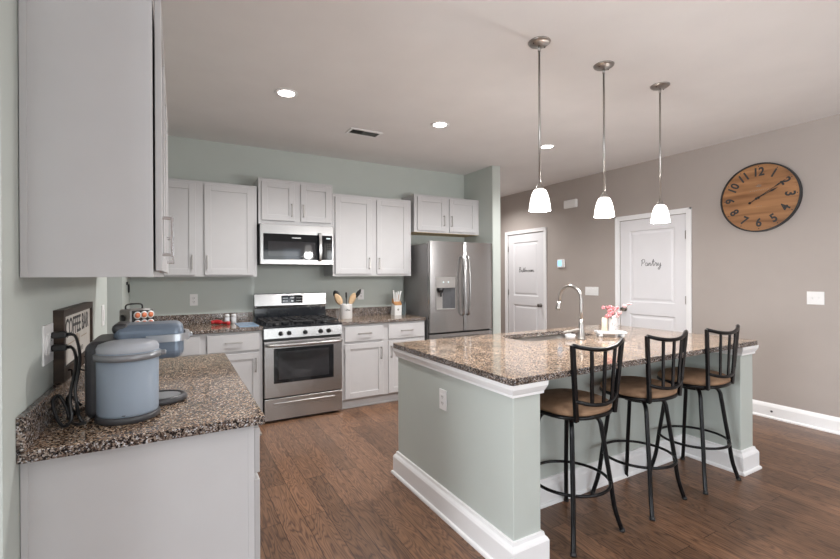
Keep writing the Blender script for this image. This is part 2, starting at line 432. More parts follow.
# ------------------------------------------------------------------ white two-panel doors
def script_word(strokes, x0, z0, scale, M_, r=.0022):
    w = MB(M_)
    for s in strokes:
        P = catmull([(p[0] * scale + x0, p[1] * scale + z0, 0) for p in s], 5)
        w.tube(P, r, 5)
    return w
PANTRY = [[(0, 0), (.12, .9), (.05, .5)], [(-.05, .75), (.2, 1.05), (.5, .95), (.5, .65), (.25, .45), (.1, .5)],
          [(.95, .4), (.75, .5), (.6, .25), (.75, 0), (.95, .2), (.97, .45), (.98, .05), (1.15, .15)], [(1.15, .15), (1.24, .46), (1.22, 0)], [(1.22, .1), (1.33, .42), (1.46, .42), (1.5, .02), (1.7, .2)],
          [(1.7, .2), (1.95, 1.05), (1.9, .3), (1.95, 0), (2.15, .15)], [(1.75, .65), (2.15, .72)], [(2.15, .15), (2.3, .5), (2.38, .38), (2.5, .4), (2.45, 0), (2.6, .1)],
          [(2.6, .1), (2.72, .45), (2.7, .1), (2.95, .1), (3.05, .45), (3.0, -.3), (2.85, -.55), (2.7, -.4), (3.2, .1)]]
def loop(x, s=.22): return [(x + s, .42), (x, .4), (x - s * .6, .2), (x, 0), (x + s, .2), (x + s, .42)]
BATH = [[(0, 0), (.1, 1.0)], [(.0, .95), (.35, 1.05), (.4, .75), (.12, .52), (.45, .45), (.45, .1), (.0, .0)],
        [(1.0, .4), (.75, .45), (.65, .15), (.85, 0), (1.0, .3), (1.03, 0), (1.2, .1)], [(1.2, .1), (1.4, .95), (1.35, .1), (1.5, .05)], [(1.2, .6), (1.6, .65)],
        [(1.55, .05), (1.8, 1.0), (1.65, .05), (1.85, .42), (1.95, .3), (1.97, 0), (2.1, .15)], [(2.1, .1), (2.2, .45), (2.25, .35), (2.4, .38), (2.35, .05)],
        loop(2.7), loop(3.2), [(3.5, .05), (3.6, .42), (3.62, .02), (3.7, .38), (3.85, .4), (3.88, .02), (3.98, .38), (4.15, .4), (4.18, .03), (4.4, .15)]]
def door(n, D, hinge_far, knob_y, knob_z, strokes, ty, tz, ts, word_label):
    y0, y1 = D[0] + .004, D[1] - .004
    face = XR + .004
    w = MB(); w.box(face + .012, face + .04, y0, y1, .01, DT - .004)
    sy = .13
    rails = [(.01, .24), (.90, 1.05), (1.94, DT - .004)]
    w.box(face, face + .012, y0, y0 + sy, .01, DT - .004); w.box(face, face + .012, y1 - sy, y1, .01, DT - .004)
    for a, b in rails: w.box(face, face + .012, y0 + sy, y1 - sy, a, b)
    for a, b in ((.24, .90), (1.05, 1.94)):   # raised fields with sloped borders
        t = bmesh.new(); o1 = .028; o2 = .05
        P = lambda o, x: [t.verts.new((x, yy, zz)) for yy, zz in ((y0 + sy + o, a + o), (y1 - sy - o, a + o), (y1 - sy - o, b - o), (y0 + sy + o, b - o))]
        A = P(0.0, face + .0005); B = P(o1 * .4, face + .0118); C_ = P(o1, face + .0118); D_ = P(o2, face + .004)
        for U, V in ((A, B), (B, C_), (C_, D_)):
            for k in range(4): t.faces.new((U[k], U[(k + 1) % 4], V[(k + 1) % 4], V[k]))
        t.faces.new(D_); w._add(t)
    d = struct(w.build(f'door_{n}', 'door_paint'))
    k = MB().lathe([(0, 0), (.031, 0), (.031, .008), (.012, .012), (.011, .03), (.022, .038), (.028, .05), (.025, .062), (0, .066)], (face, knob_y, knob_z), 20, '-x')
    k.build('door_knob', 'dark_nickel', d)
    hy = D[1] - .004 if hinge_far else D[0] + .004
    for z in (.28, 1.10, 1.84):
        MB().box(face - .006, face + .001, hy - .014, hy + .014, z - .045, z + .045).tube([(face - .008, hy, z - .048), (face - .008, hy, z + .048)], .006, 8).build('hinge', 'brushed_nickel', d)
    sw = script_word(strokes, 0, 0, ts, on_right_wall(ty, tz, face + .003), .0026 if n == 2 else .0032); o = sw.build('lettering', 'ink', d)
    o['label'] = word_label
    # casing
    c = MB(); a, b = D; cw = .058
    for p, q, z0, z1 in ((a - cw, a, 0, DT + cw), (b, b + cw, 0, DT + cw), (a, b, DT, DT + cw)):
        c.box(XR - .016, XR, p, q, z0, z1, .004, 1)
    c.box(XR - .022, XR - .0155, a - cw, a - cw + .018, 0, DT + cw).box(XR - .022, XR - .0155, b + cw - .018, b + cw, 0, DT + cw).box(XR - .022, XR - .0155, a - cw, b + cw, DT + cw - .018, DT + cw)
    struct(c.build(f'trim_{n + 1}', 'white_trim'))
door(1, D1, True, 5.0, .915, BATH, 5.495, 1.443, .078, 'black script word on the far hall door')
door(2, D2, False, 3.535, .955, PANTRY, 3.31, 1.497, .078, 'black script word on the wide near door')

# ------------------------------------------------------------------ cabinets
def F_back(y):   # face coords (a, d, z): a along X, d = out of the face towards -Y
    return Matrix(((1, 0, 0, 0), (0, -1, 0, y), (0, 0, 1, 0), (0, 0, 0, 1)))
def F_left(x):   # a along Y, d towards +X
    return Matrix(((0, 1, 0, x), (1, 0, 0, 0), (0, 0, 1, 0), (0, 0, 0, 1)))
def shaker(T, a0, a1, z0, z1, name, parent, st=.058):
    w = MB(T); th = .019
    w.box(a0, a0 + st, .001, th, z0, z1, .0015, 1).box(a1 - st, a1, .001, th, z0, z1, .0015, 1)
    w.box(a0 + st, a1 - st, .001, th, z0, z0 + st, .0015, 1).box(a0 + st, a1 - st, .001, th, z1 - st, z1, .0015, 1)
    w.box(a0 + st - .002, a1 - st + .002, .001, .010, z0 + st - .002, z1 - st + .002)
    return w.build(name, 'cabinet_paint', parent)
def slab(T, a0, a1, z0, z1, name, parent):
    return MB(T).box(a0, a1, .001, .019, z0, z1, .0025, 2).build(name, 'cabinet_paint', parent)
def pull(T, a, z, vertical, parent, L=.13, mat='brushed_nickel', thick=.009):
    w = MB(T); d0, d1 = .0185, .047
    if vertical:
        for q in (z - L / 2 + .006, z + L / 2 - .006): w.box(a - thick / 2, a + thick / 2, d0, d1 - .004, q - .005, q + .005, .001, 1)
        w.box(a - thick / 2, a + thick / 2, d1 - .006, d1 + .003, z - L / 2, z + L / 2, .002, 2)
    else:
        for q in (a - L / 2 + .006, a + L / 2 - .006): w.box(q - .005, q + .005, d0, d1 - .004, z - thick / 2, z + thick / 2, .001, 1)
        w.box(a - L / 2, a + L / 2, d1 - .006, d1 + .003, z - thick / 2, z + thick / 2, .002, 2)
    return w.build('handle', mat, parent)
YU = 4.565
def upper(x0, x1, z0, z1, doors, label, under=False):
    t = thing('upper_cabinet', label, 'cabinet', ((x0 + x1) / 2, (YU + YB) / 2, z0))
    MB().box(x0, x1, YU, YB - .002, z0, z1, .001, 1).build('body', 'cabinet_paint', t)
    if under:
        u = MB().box(x0 + .004, x1 - .004, YU + .003, YB, z0 - .004, z0).build('underside', 'cabinet_underside', t); u['label'] = 'bare wood underside'
    for a0, a1, zz0, zz1, side, hz in doors:
        d = shaker(F_back(YU), a0, a1, zz0, zz1, 'door', t)
        pull(F_back(YU), a1 - .030 if side > 0 else a0 + .024, hz, True, d)
    return t
upper(XL + .002, .7068, 1.386, 2.289, [(-.271, .164, 1.404, 2.262, 1, 1.525), (.236, .672, 1.404, 2.262, -1, 1.525)], 'tall grey upper cabinet pair left of the microwave')
upper(.722, 1.486, 1.917, 2.378, [(.752, 1.076, 1.957, 2.347, 1, 2.068), (1.141, 1.464, 1.957, 2.347, -1, 2.068)], 'short grey upper cabinet right above the microwave')
upper(1.4875, 2.454, 1.386, 2.289, [(1.513, 1.936, 1.412, 2.255, 1, 1.53), (2.004, 2.406, 1.412, 2.255, -1, 1.53)], 'tall grey upper cabinet pair between microwave and refrigerator')
upper(2.500, 3.467, 1.918, 2.375, [(2.54, 2.939, 1.940, 2.347, 1, 2.068), (2.999, 3.41, 1.940, 2.347, -1, 2.068)], 'short grey upper cabinet high above the refrigerator', True)

def left_upper(y0, y1, doors, label):
    x1 = -.061; t = thing('upper_cabinet', label, 'cabinet', ((XL + x1) / 2, (y0 + y1) / 2, 1.386))
    w = MB().box(XL + .002, x1, y0, y1, 1.386, 2.289, .001, 1)
    w.build('body', 'cabinet_paint', t)
    for a0, a1, side in doors:
        d = shaker(F_left(x1 + .005), a0, a1, 1.406, 2.262, 'door', t)
        pull(F_left(x1 + .005), a0 + .032 if side < 0 else a1 - .032, 1.517, True, d, .13, 'chrome', .012)
    return t
lu = left_upper(1.578, 2.03, [(1.590, 2.012, -1)], 'large grey upper cabinet at the near left, closest to the viewer')
# stile and scribe strips on the big end panel facing the viewer
MB().box(-.083, -.061, 1.5755, 1.578, 1.386, 2.289).build('end_strip', 'cabinet_paint', lu)
MB().box(XL + .002, -.357, 1.5745, 1.578, 1.386, 2.289, .001, 1).build('scribe_strip', 'cabinet_paint', lu)
left_upper(2.0305, 2.92, [(2.05, 2.462, 1), (2.485, 2.90, -1)], 'grey upper cabinet on the left wall, behind the nearest one')

YF_ = 4.285
def base_back(x0, x1, fronts, label, z1=.883):
    t = thing('base_cabinet', label, 'cabinet', ((x0 + x1) / 2, (YF_ + YB) / 2, 0))
    MB().box(x0, x1, YF_, YB - .002, .10, z1, .001, 1).box(x0, x1, YF_ + .045, YB - .002, 0, .10).build('body', 'cabinet_paint', t)
    MB().box(x0, x1, YF_ + .028, YF_ + .045, 0, .018, .004, 2).build('toe_moulding', 'cabinet_paint', t)
    for a0, a1, side, both in fronts:
        d = slab(F_back(YF_), a0, a1, .703, .858, 'drawer', t); pull(F_back(YF_), (a0 + a1) / 2, .785, False, d, .145)
        d = shaker(F_back(YF_), a0, a1, .112, .680, 'door', t); pull(F_back(YF_), a1 - .030 if side > 0 else a0 + .028, .565, True, d)
    return t
base_back(1.481, 2.477, [(1.518, 1.952, 1, 1), (2.014, 2.458, -1, 1)], 'grey base cabinet right of the stainless range')
base_back(XL + .002, .709, [(-.25, .183, 1, 1), (.239, .678, 1, 1)], 'grey base cabinet left of the stainless range')

YLn, YLf = 1.541, 2.9235
t = thing('base_cabinet', 'near left grey base cabinet under the coffee machine counter', 'cabinet', (-.07, 2.25, 0))
MB().box(XL + .002, .232, 1.574, 2.905, .10, .883, .001, 1).box(XL + .002, .185, 1.576, 2.905, 0, .10).build('body', 'cabinet_paint', t)
MB().box(.212, .232, 1.5715, 1.574, .10, .883).build('end_strip', 'cabinet_paint', t)
MB().box(XL + .002, -.357, 1.571, 1.574, 0, .883).build('scribe_strip', 'cabinet_paint', t)
for a0, a1, s in ((1.592, 2.0, 1), (2.04, 2.455, 1), (2.485, 2.89, -1)):
    d = slab(F_left(.234), a0, a1, .703, .858, 'drawer', t); pull(F_left(.234), (a0 + a1) / 2, .785, False, d)
    d = shaker(F_left(.234), a0, a1, .112, .680, 'door', t); pull(F_left(.234), a0 + .03 if s < 0 else a1 - .03, .60, True, d, .13, 'chrome')

# ------------------------------------------------------------------ countertops
def slab_top(x0, x1, y0, y1, hole=None, r=.004):
    """granite slab with an optional rounded hole, top face and separate edge material"""
    w = MB(); w.use('granite'); w.use('granite_edge')
    if not hole:
        w.use('granite_edge').box(x0, x1, y0, y1, .883, .915, r, 2)
    else:
        t = bmesh.new(); outer = []; 
        for cx, cy, a in ((x1 - .02, y1 - .02, 0), (x0 + .02, y1 - .02, 90), (x0 + .02, y0 + .02, 180), (x1 - .02, y0 + .02, 270)):
            for k in range(5): an = math.radians(a + 22.5 * k); outer.append((cx + .02 * math.cos(an), cy + .02 * math.sin(an)))
        def lp(P, z):
            V = [t.verts.new((*p, z)) for p in P]; return V, [t.edges.new((V[i], V[(i + 1) % len(V)])) for i in range(len(V))]
        Vt, Et = lp(outer, .915); Ht, He = lp(hole, .915)
        bmesh.ops.triangle_fill(t, edges=Et + He, use_beauty=True)
        top = t.faces[:]
        r_ = bmesh.ops.extrude_face_region(t, geom=top)
        vs = [g for g in r_['geom'] if isinstance(g, bmesh.types.BMVert)]
        bmesh.ops.translate(t, vec=(0, 0, -.032), verts=vs)
        w._add(t)
    w.bm.faces.ensure_lookup_table(); w.bm.normal_update()
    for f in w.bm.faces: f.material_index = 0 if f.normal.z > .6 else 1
    return w
def backsplash(name, parent, *b):
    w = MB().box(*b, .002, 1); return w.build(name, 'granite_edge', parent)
t = thing('countertop', 'speckled granite countertop right of the range beside the refrigerator', 'countertop', (1.98, 4.57, .883))
slab_top(1.480, 2.479, 4.254, YB).build('slab', None, t); backsplash('backsplash', t, 1.480, 2.479, YB - .02, YB, .915, 1.011)
t = thing('countertop', 'speckled granite countertop in the corner left of the range', 'countertop', (.17, 4.57, .883))
slab_top(XL, .711, 4.254, YB).build('slab', None, t); backsplash('backsplash', t, XL, .711, YB - .02, YB, .915, 1.011); backsplash('side_splash', t, XL, XL + .02, 4.26, YB - .0205, .915, 1.011)
t = thing('countertop', 'near left granite countertop holding the coffee machine', 'countertop', (-.06, 2.2, .883))
slab_top(XL, .2624, YLn, YLf).build('slab', None, t); backsplash('backsplash', t, XL, XL + .021, YLn, YLf, .915, 1.011)

IX0, IX1, IY0, IY1 = 1.325, 3.629, 1.505, 2.749
def rrect(x0, x1, y0, y1, r, n=7):
    P = []
    for cx, cy, a in ((x1 - r, y1 - r, 0), (x0 + r, y1 - r, 90), (x0 + r, y0 + r, 180), (x1 - r, y0 + r, 270)):
        for k in range(n): an = math.radians(a + 90 * k / (n - 1)); P.append((cx + r * math.cos(an), cy + r * math.sin(an)))
    return P
SX0, SX1, SY0, SY1 = 2.17, 2.90, 2.285, 2.635
hole = rrect(SX0, SX1, SY0, SY1, .09)
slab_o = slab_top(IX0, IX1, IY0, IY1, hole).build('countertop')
tag(slab_o, 'wide polished granite island countertop with a sink cut into it', 'countertop')
# sink bowl
w = MB(); t_ = bmesh.new(); L = []
for off, z in ((.004, .8825), (.006, .72), (-.03, .70), (-.06, .698)):
    L.append([t_.verts.new((*p, z)) for p in rrect(SX0 - off, SX1 + off, SY0 - off, SY1 + off, max(.05, .09 + off))])
for A, B in zip(L, L[1:]):
    for k in range(len(A)): t_.faces.new((A[k], A[(k + 1) % len(A)], B[(k + 1) % len(A)], B[k]))
t_.faces.new(L[-1]); w._add(t_, True)
snk = w.build('kitchen_sink', 'brushed_nickel'); tag(snk, 'stainless undermount sink bowl sunk into the island countertop', 'sink')
sm = snk.modifiers.new('thick', 'SOLIDIFY'); sm.thickness = .002; sm.offset = 1

# ------------------------------------------------------------------ island base
isl = thing('kitchen_island', 'sage green island base with white baseboard and end walls', 'kitchen island', (2.48, 2.15, 0))
PX = ((1.355, 1.527), (3.43, 3.60)); PY = (1.53, 2.72); RY = 1.92
w = MB()
for a, b in PX: w.box(a, b, PY[0], PY[1], 0, .8825, .003, 1, 'z')
w.box(1.527, 3.43, RY, RY + .08, 0, .8825).build('panel_wall', 'sage_paint', isl)
w = MB().box(1.527, 2.08, 2.1, 2.70, .1, .8825).box(3.0, 3.43, 2.1, 2.70, .1, .8825).box(1.527, 3.43, 2.12, 2.66, 0, .10).box(2.08, 3.0, 2.1, 2.18, .1, .8825).box(2.08, 3.0, 2.68, 2.70, .1, .8825)
w.build('cabinet_body', 'cabinet_paint', isl)
IB = [(.0, 0), (.040, 0), (.040, .010), (.036, .018), (.028, .022), (.028, .118), (.022, .130), (.013, .140), (.010, .155), (.0, .157)]
for a, b in PX:
    w = MB().loft(a, b, PY[0], PY[1], [(o, z) for o, z in IB[1:]]); w.build('baseboard', 'white_trim', isl)
MB().prism([(RY - o * .95, z) for o, z in IB], 'x', 1.555, 3.402).build('baseboard', 'white_trim', isl)
CO = [(.003, .818), (.012, .822), (.012, .834), (.016, .840), (.026, .862), (.027, .8825)]
for a, b in PX:
    MB().loft(a, b, PY[0], PY[1], CO).build('crown_moulding', 'white_trim', isl)

# ------------------------------------------------------------------ electrical plates
def plate(name, M_, w_, h_, kind, label, cat, n=1, group=None):
    t = thing(name, label, cat, M_.translation, group)
    MB(M_).box(-w_ / 2, w_ / 2, -h_ / 2, h_ / 2, .0, .006, .002, 2).build('cover_plate', 'white_plastic', t)
    for i in range(n):
        cx = (i - (n - 1) / 2) * .046
        if kind == 'outlet' or (kind == 'mixed' and i == 1):
            MB(M_).box(cx - .017, cx + .017, -.034, .034, .006, .008, .001, 1).build('socket', 'white_plastic', t)
            s = MB(M_)
            for z in (-.018, .018): s.box(cx - .008, cx - .005, z - .005, z + .006, .008, .0085).box(cx + .005, cx + .008, z - .005, z + .006, .008, .0085).box(cx - .002, cx + .002, z - .012, z - .009, .008, .0085)
            s.build('slots', 'dark_slot', t)
        elif kind == 'toggle':
            MB(M_).box(cx - .005, cx + .005, -.012, .012, .006, .008).box(cx - .0035, cx + .0035, -.004, .010, .008, .018, .001, 1).build('toggle', 'white_plastic', t)
        else:
            MB(M_).box(cx - .017, cx + .017, -.034, .034, .006, .0095, .002, 1).build('rocker', 'white_plastic', t)
    return t
plate('wall_outlet', on_back(1.943, 1.165, YB), .075, .12, 'outlet', 'white outlet on the back wall behind the utensil crock', 'outlet')
plate('wall_outlet', on_back(.156, 1.155, YB), .072, .115, 'outlet', 'white outlet on the back wall under the left upper cabinets', 'outlet')
plate('light_switch', on_right_wall(1.638, 1.172, XR), .122, .117, 'toggle', 'double white switch plate on the taupe wall below the clock', 'switch', 2)
plate('light_switch', on_right_wall(4.04, 1.166, XR), .215, .117, 'rocker', 'wide white switch plate on the taupe wall between the doors', 'switch', 4)
plate('light_switch', on_left_wall(3.12, 1.163, XL), .075, .12, 'rocker', 'white switch on the left wall past the coffee sign', 'switch')
plate('wall_outlet', on_left_wall(1.865, 1.165, XL), .125, .13, 'mixed', 'white double plate with black plugs on the left wall', 'outlet', 2)
Mi = basis((0, -1, 0), (0, 0, 1), (-1, 0, 0), (1.355, 2.128, .665))
plate('wall_outlet', Mi, .075, .118, 'outlet', 'white outlet on the end of the sage island', 'outlet')
jk = MB(on_right_wall(1.965, .068, XR - .0165)).lathe([(0, 0), (.010, 0), (.010, .002), (.007, .003), (.007, .010), (0, .010)], (0, 0, 0), 14)
tag(jk.build('cable_jack', 'charcoal_plastic'), 'small dark jack on the white baseboard of the right wall', 'jack')

# thermostat, chime
t = thing('thermostat', 'small white thermostat with a lit blue screen on the taupe wall', 'thermostat', (XR, 4.575, 1.50))
MB(on_right_wall(4.575, 1.563, XR)).box(-.068, .068, -.062, .062, 0, .026, .008, 3).build('housing', 'white_plastic', t)
MB(on_right_wall(4.575, 1.563, XR)).box(-.052, .02, -.040, .045, .026, .0272).build('screen', 'screen_blue', t)
ch = MB(on_right_wall(4.385, 2.42, XR)).box(-.115, .115, -.060, .060, 0, .045, .014, 3)
tag(ch.build('door_chime', 'white_plastic'), 'white door chime box high on the taupe wall', 'door chime')

# ------------------------------------------------------------------ range
RX0, RX1, RYF = .716, 1.4755, 4.236
t = thing('gas_range', 'stainless steel gas range with black cooktop between grey cabinets', 'range', (1.096, 4.55, 0))
MB().box(RX0, RX1, 4.275, 4.87, .05, .895, .002, 1).box(RX0 + .03, RX1 - .03, 4.30, 4.85, 0, .05).build('body', 'charcoal_plastic', t)
d = MB().box(RX0 + .002, RX1 - .002, RYF, 4.274, .025, .228, .004, 2).build('storage_drawer', 'stainless_h', t)
MB().box(.80, 1.39, RYF - .003, RYF + .0, .150, .188, .004, 2).box(.80, 1.39, RYF - .012, RYF - .003, .176, .188, .004, 2).build('grip', 'stainless_h', d)
od = MB().box(RX0 + .002, RX1 - .002, RYF, 4.274, .240, .772, .004, 2).build('oven_door', 'stainless_h', t)
MB().box(.803, 1.384, RYF - .004, RYF, .372, .702, .003, 1).build('window_frame', 'black_glass', od)
MB().box(.845, 1.335, RYF - .0052, RYF - .004, .405, .672).build('window', 'oven_glass', od)
hb = MB()
P = catmull([(.732, RYF - .012, .738), (.76, RYF - .045, .738), (.95, RYF - .056, .738), (1.096, RYF - .058, .738), (1.25, RYF - .056, .738), (1.435, RYF - .045, .738), (1.460, RYF - .012, .738)], 6)
hb.tube(P, .0155, 10); hb.box(.722, .742, RYF - .02, RYF, .724, .752, .003, 1).box(1.450, 1.470, RYF - .02, RYF, .724, .752, .003, 1)
hb.build('door_handle', 'stainless_h', od)
MB().box(RX0 + .01, RX1 - .01, RYF + .02, 4.274, .773, .797).build('vent_gap', 'black_plastic', t)
cp = MB().prism([(RYF + .004, .798), (RYF + .014, .893), (4.275, .893), (4.275, .798)], 'x', RX0, RX1).build('control_panel', 'stainless_h', t)
for x in (.869, .947, 1.103, 1.257, 1.338):
    MB().lathe([(0, 0), (.022, 0), (.022, .006), (.019, .010), (.017, .030), (.013, .033), (0, .033)], (x, RYF + .008, .842), 20, '-y').box(x - .003, x + .003, RYF - .030, RYF - .022, .828, .858).build('knob', 'black_plastic', cp)
tp = MB().box(RX0 - .002, RX1 + .002, RYF + .002, 4.80, .893, .912, .006, 3).build('cooktop', 'black_enamel', t)
for bx_, by_, r_ in ((.86, 4.37, .045), (.86, 4.65, .036), (1.096, 4.51, .05), (1.33, 4.37, .036), (1.33, 4.65, .045)):
    MB().lathe([(0, 0), (r_, 0), (r_, .008), (r_ * .8, .012), (r_ * .8, .018), (0, .02)], (bx_, by_, .912), 20).build('burner', 'black_iron', tp)
for k in range(3):
    gx0 = .742 + k * .243; gx1 = gx0 + .222; g = MB(); z = .940
    for y in (4.275, 4.775): g.box(gx0, gx1, y, y + .012, z, z + .013, .002, 1)
    for x in (gx0, gx1 - .012): g.box(x, x + .012, 4.275, 4.787, z, z + .013, .002, 1)
    for y in (4.365, 4.525, 4.655): g.box(gx0, gx1, y, y + .010, z + .002, z + .012, .002, 1)
    for x in (gx0 + .07, gx0 + .145): g.box(x, x + .010, 4.275, 4.787, z + .002, z + .014, .002, 1)
    for x in (gx0, gx1 - .012):
        for y in (4.275, 4.52, 4.775): g.box(x, x + .012, y, y + .012, .912, z)
    g.build('burner_grate', 'black_iron', t)
bg = MB().prism([(4.815, 1.045), (4.80, 1.075), (4.812, 1.196), (4.822, 1.203), (4.87, 1.203), (4.87, 1.045)], 'x', RX0 + .002, RX1 + .008).build('backguard', 'stainless_h', t)
MB().box(RX0 + .004, RX1 + .004, 4.815, 4.87, .895, 1.045).build('backguard_base', 'black_enamel', t)
dp = MB().prism([(4.797, 1.096), (4.804, 1.180), (4.815, 1.180), (4.812, 1.096)], 'x', .993, 1.220).build('display', 'black_glass', t)
s = MB()
for i in range(4):
    for j in range(2):
        for sx in (0, 1): s.box(1.008 + i * .014 + sx * .145, 1.016 + i * .014 + sx * .145, 4.7955 + j * .0025, 4.80 + j * .0025, 1.118 + j * .030, 1.124 + j * .030)
s.box(1.085, 1.125, 4.7995, 4.803, 1.148, 1.162); s.box(1.095, 1.118, 4.7965, 4.80, 1.112, 1.126)
s.build('display_marks', 'white_ink', dp)

# ------------------------------------------------------------------ microwave
MX0, MX1, MYF = .722, 1.464, 4.47
t = thing('microwave', 'stainless over-the-range microwave with black glass door', 'microwave', (1.104, 4.68, 1.508))
MB().box(MX0, MX1, MYF + .03, YB, 1.520, 1.9125, .002, 1).build('body', 'charcoal_plastic', t)
fr = MB().box(MX0, MX1, MYF, MYF + .03, 1.508, 1.9125, .004, 2).build('front_frame', 'stainless_h', t)
dr = MB().box(.752, 1.320, MYF - .004, MYF, 1.556, 1.815, .002, 1).build('door', 'black_glass', t)
MB().box(.796, 1.268, MYF - .0055, MYF - .004, 1.592, 1.738).build('window', 'oven_glass', dr)
MB(on_back(1.075, 1.777, MYF - .004)).mesh(text_mesh('FRIGIDAIRE', .018, .0003), Matrix.Identity(4)).build('logo', 'white_ink', dr)['label'] = 'small white maker lettering'
pn = MB().box(1.322, 1.450, MYF - .004, MYF, 1.556, 1.815, .002, 1).build('control_panel', 'black_glass', t)
MB().box(1.385, 1.43, MYF - .0052, MYF - .004, 1.778, 1.790).build('clock_digits', 'display_dim', pn)
s = MB()
for i in range(3):
    for j in range(7): s.box(1.368 + i * .026, 1.378 + i * .026, MYF - .005, MYF - .004, 1.590 + j * .022, 1.596 + j * .022)
s.build('keypad', 'grey_ink', pn)
P = catmull([(1.313, MYF - .008, 1.545), (1.313, MYF - .036, 1.57), (1.313, MYF - .048, 1.69), (1.313, MYF - .036, 1.81), (1.313, MYF - .008, 1.835)], 6)
MB().tube(P, .0, flat=(.026, .012)).build('handle', 'stainless_h', t)
MB().box(MX0 + .01, MX1 - .01, MYF + .03, YB - .02, 1.508, 1.5195).build('underside', 'black_plastic', t)

# ------------------------------------------------------------------ refrigerator
t = thing('refrigerator', 'tall stainless side-by-side refrigerator with water dispenser', 'refrigerator', (2.96, 4.54, 0))
MB().box(2.513, 3.409, 4.285, 4.865, .02, 1.760, .004, 2).box(2.53, 3.39, 4.30, 4.85, 0, .02).build('body', 'fridge_side', t)
MB().box(2.52, 3.40, 4.265, 4.285, .03, 1.755).build('door_seal', 'black_plastic', t)
YD = 4.208
def fr_door(x0, x1, z0, z1, name, hole=None):
    # gently bowed stainless front
    n = 14; pts = []
    for k in range(n + 1):
        u = k / n; pts.append((x0 + (x1 - x0) * u, YD + .012 * (2 * u - 1) ** 2 + (.010 if k in (0, n) else 0)))
    pts += [(x1, 4.263), (x0, 4.263)]
    w = MB()
    if hole is None: w.prism(pts, 'z', z0, z1)
    else:
        hx0, hx1, hz0, hz1 = hole
        cut = lambda a, b: [(max(min(p[0], b), a), p[1]) for p in pts]
        def sub(a, b, zz0, zz1):
            q = []
            for k in range(n + 1):
                x = a + (b - a) * k / n; u = (x - x0) / (x1 - x0)
                q.append((x, YD + .012 * (2 * u - 1) ** 2 + (.010 if (u < 1e-4 or u > .9999) else 0)))
            q += [(b, 4.263), (a, 4.263)]; w.prism(q, 'z', zz0, zz1)
        sub(x0, hx0, z0, z1); sub(hx1, x1, z0, z1); sub(hx0, hx1, z0, hz0); sub(hx0, hx1, hz1, z1)
    o = w.build(name, 'stainless_v', t); bvm = None
    return o
ld = fr_door(2.509, 2.977, .735, 1.785, 'door', (2.585, 2.853, .997, 1.373))
rd = fr_door(2.985, 3.413, .735, 1.785, 'door')
fz = fr_door(2.509, 3.413, .06, .715, 'freezer_drawer')
MB().box(2.70, 3.22, YD - .05, YD - .03, .655, .672, .006, 3).box(2.71, 2.73, YD - .03, YD + .004, .655, .672).box(3.19, 3.21, YD - .03, YD + .004, .655, .672).build('handle', 'stainless_h', fz)
# dispenser
ds = MB().box(2.585, 2.853, YD + .0, YD + .05, 1.245, 1.373, .003, 1).build('dispenser', 'dispenser_silver', t)
MB().box(2.585, 2.853, YD + .045, YD + .0545, .997, 1.245).build('recess_back', 'dispenser_silver', ds)
MB().prism([(2.70, YD + .045), (2.853, YD + .045), (2.853, YD + .002), (2.80, YD + .03)], 'z', 1.005, 1.245).build('recess_side', 'charcoal_plastic', ds)
MB().box(2.585, 2.853, YD - .002, YD + .045, .997, 1.006, .002, 1).box(2.585, 2.590, YD - .002, YD + .045, 1.0, 1.245).box(2.848, 2.853, YD - .002, YD + .045, 1.0, 1.245).build('tray', 'dispenser_silver', ds)
MB().lathe([(0, 0), (.028, 0), (.040, .03), (.045, .052), (0, .052)], (2.662, YD + .022, 1.192), 18, 'z', True, 1, .5).box(2.65, 2.674, YD + .012, YD + .02, 1.145, 1.20, .003, 1).build('spout', 'black_plastic', ds)
for x in (2.685, 2.752): MB().lathe([(0, 0), (.011, 0), (.010, .003), (0, .003)], (x, YD, 1.312), 14, '-y').build('button', 'display_dim', ds)
for x, d in ((2.947, ld), (3.020, rd)):
    P = catmull([(x, YD + .004, .925), (x, YD - .030, .945), (x, YD - .052, 1.08), (x, YD - .060, 1.27), (x, YD - .052, 1.46), (x, YD - .030, 1.595), (x, YD + .004, 1.612)], 7)
    MB().tube(P, .0135, 10).build('handle', 'stainless_h', d)

# ------------------------------------------------------------------ ceiling fixtures
def downlight(x, y, label):
    t = thing('recessed_light', label, 'ceiling light', (x, y, ZC), 'recessed ceiling lights')
    MB().lathe([(.060, -.004), (.064, -.007), (.082, -.005), (.085, 0), (.060, 0)], (x, y, ZC), 32).build('trim_ring', 'white_plastic', t)
    MB().lathe([(0, -.0035), (.060, -.0035), (.060, -.001), (0, -.001)], (x, y, ZC), 32).build('lens', 'lamp_white', t)
    l = bpy.data.lights.new('downlight_and_fill', 'SPOT'); l.energy = 66; l.spot_size = math.radians(150); l.spot_blend = .8; l.specular_factor = .08; l.shadow_soft_size = .06; l.color = (1, .98, .96)
    o = bpy.data.objects.new('downlight_and_fill', l); COL.objects.link(o); o.location = (x, y, ZC - .02)
downlight(.733, 3.338, 'round recessed ceiling light, leftmost, nearest the viewer')
downlight(2.111, 3.356, 'round recessed ceiling light in the middle, right of the ceiling vent')
downlight(3.479, 3.375, 'round recessed ceiling light, rightmost, behind the first pendant rod')
for x, y, pw in ((1.4, .4, 24), (3.4, .4, 24), (-.9, -1.2, 24), (1.4, -1.2, 24), (3.4, -1.2, 24), (4.28, 5.5, 60)):  # unseen spots added as fill behind the camera and for the hall door
    l = bpy.data.lights.new('downlight_and_fill', 'SPOT'); l.energy = pw; l.spot_size = math.radians(150); l.spot_blend = .8; l.specular_factor = .08; l.shadow_soft_size = .07; l.color = (1, .98, .96)
    o = bpy.data.objects.new('downlight_and_fill', l); COL.objects.link(o); o.location = (x, y, ZC - .02)
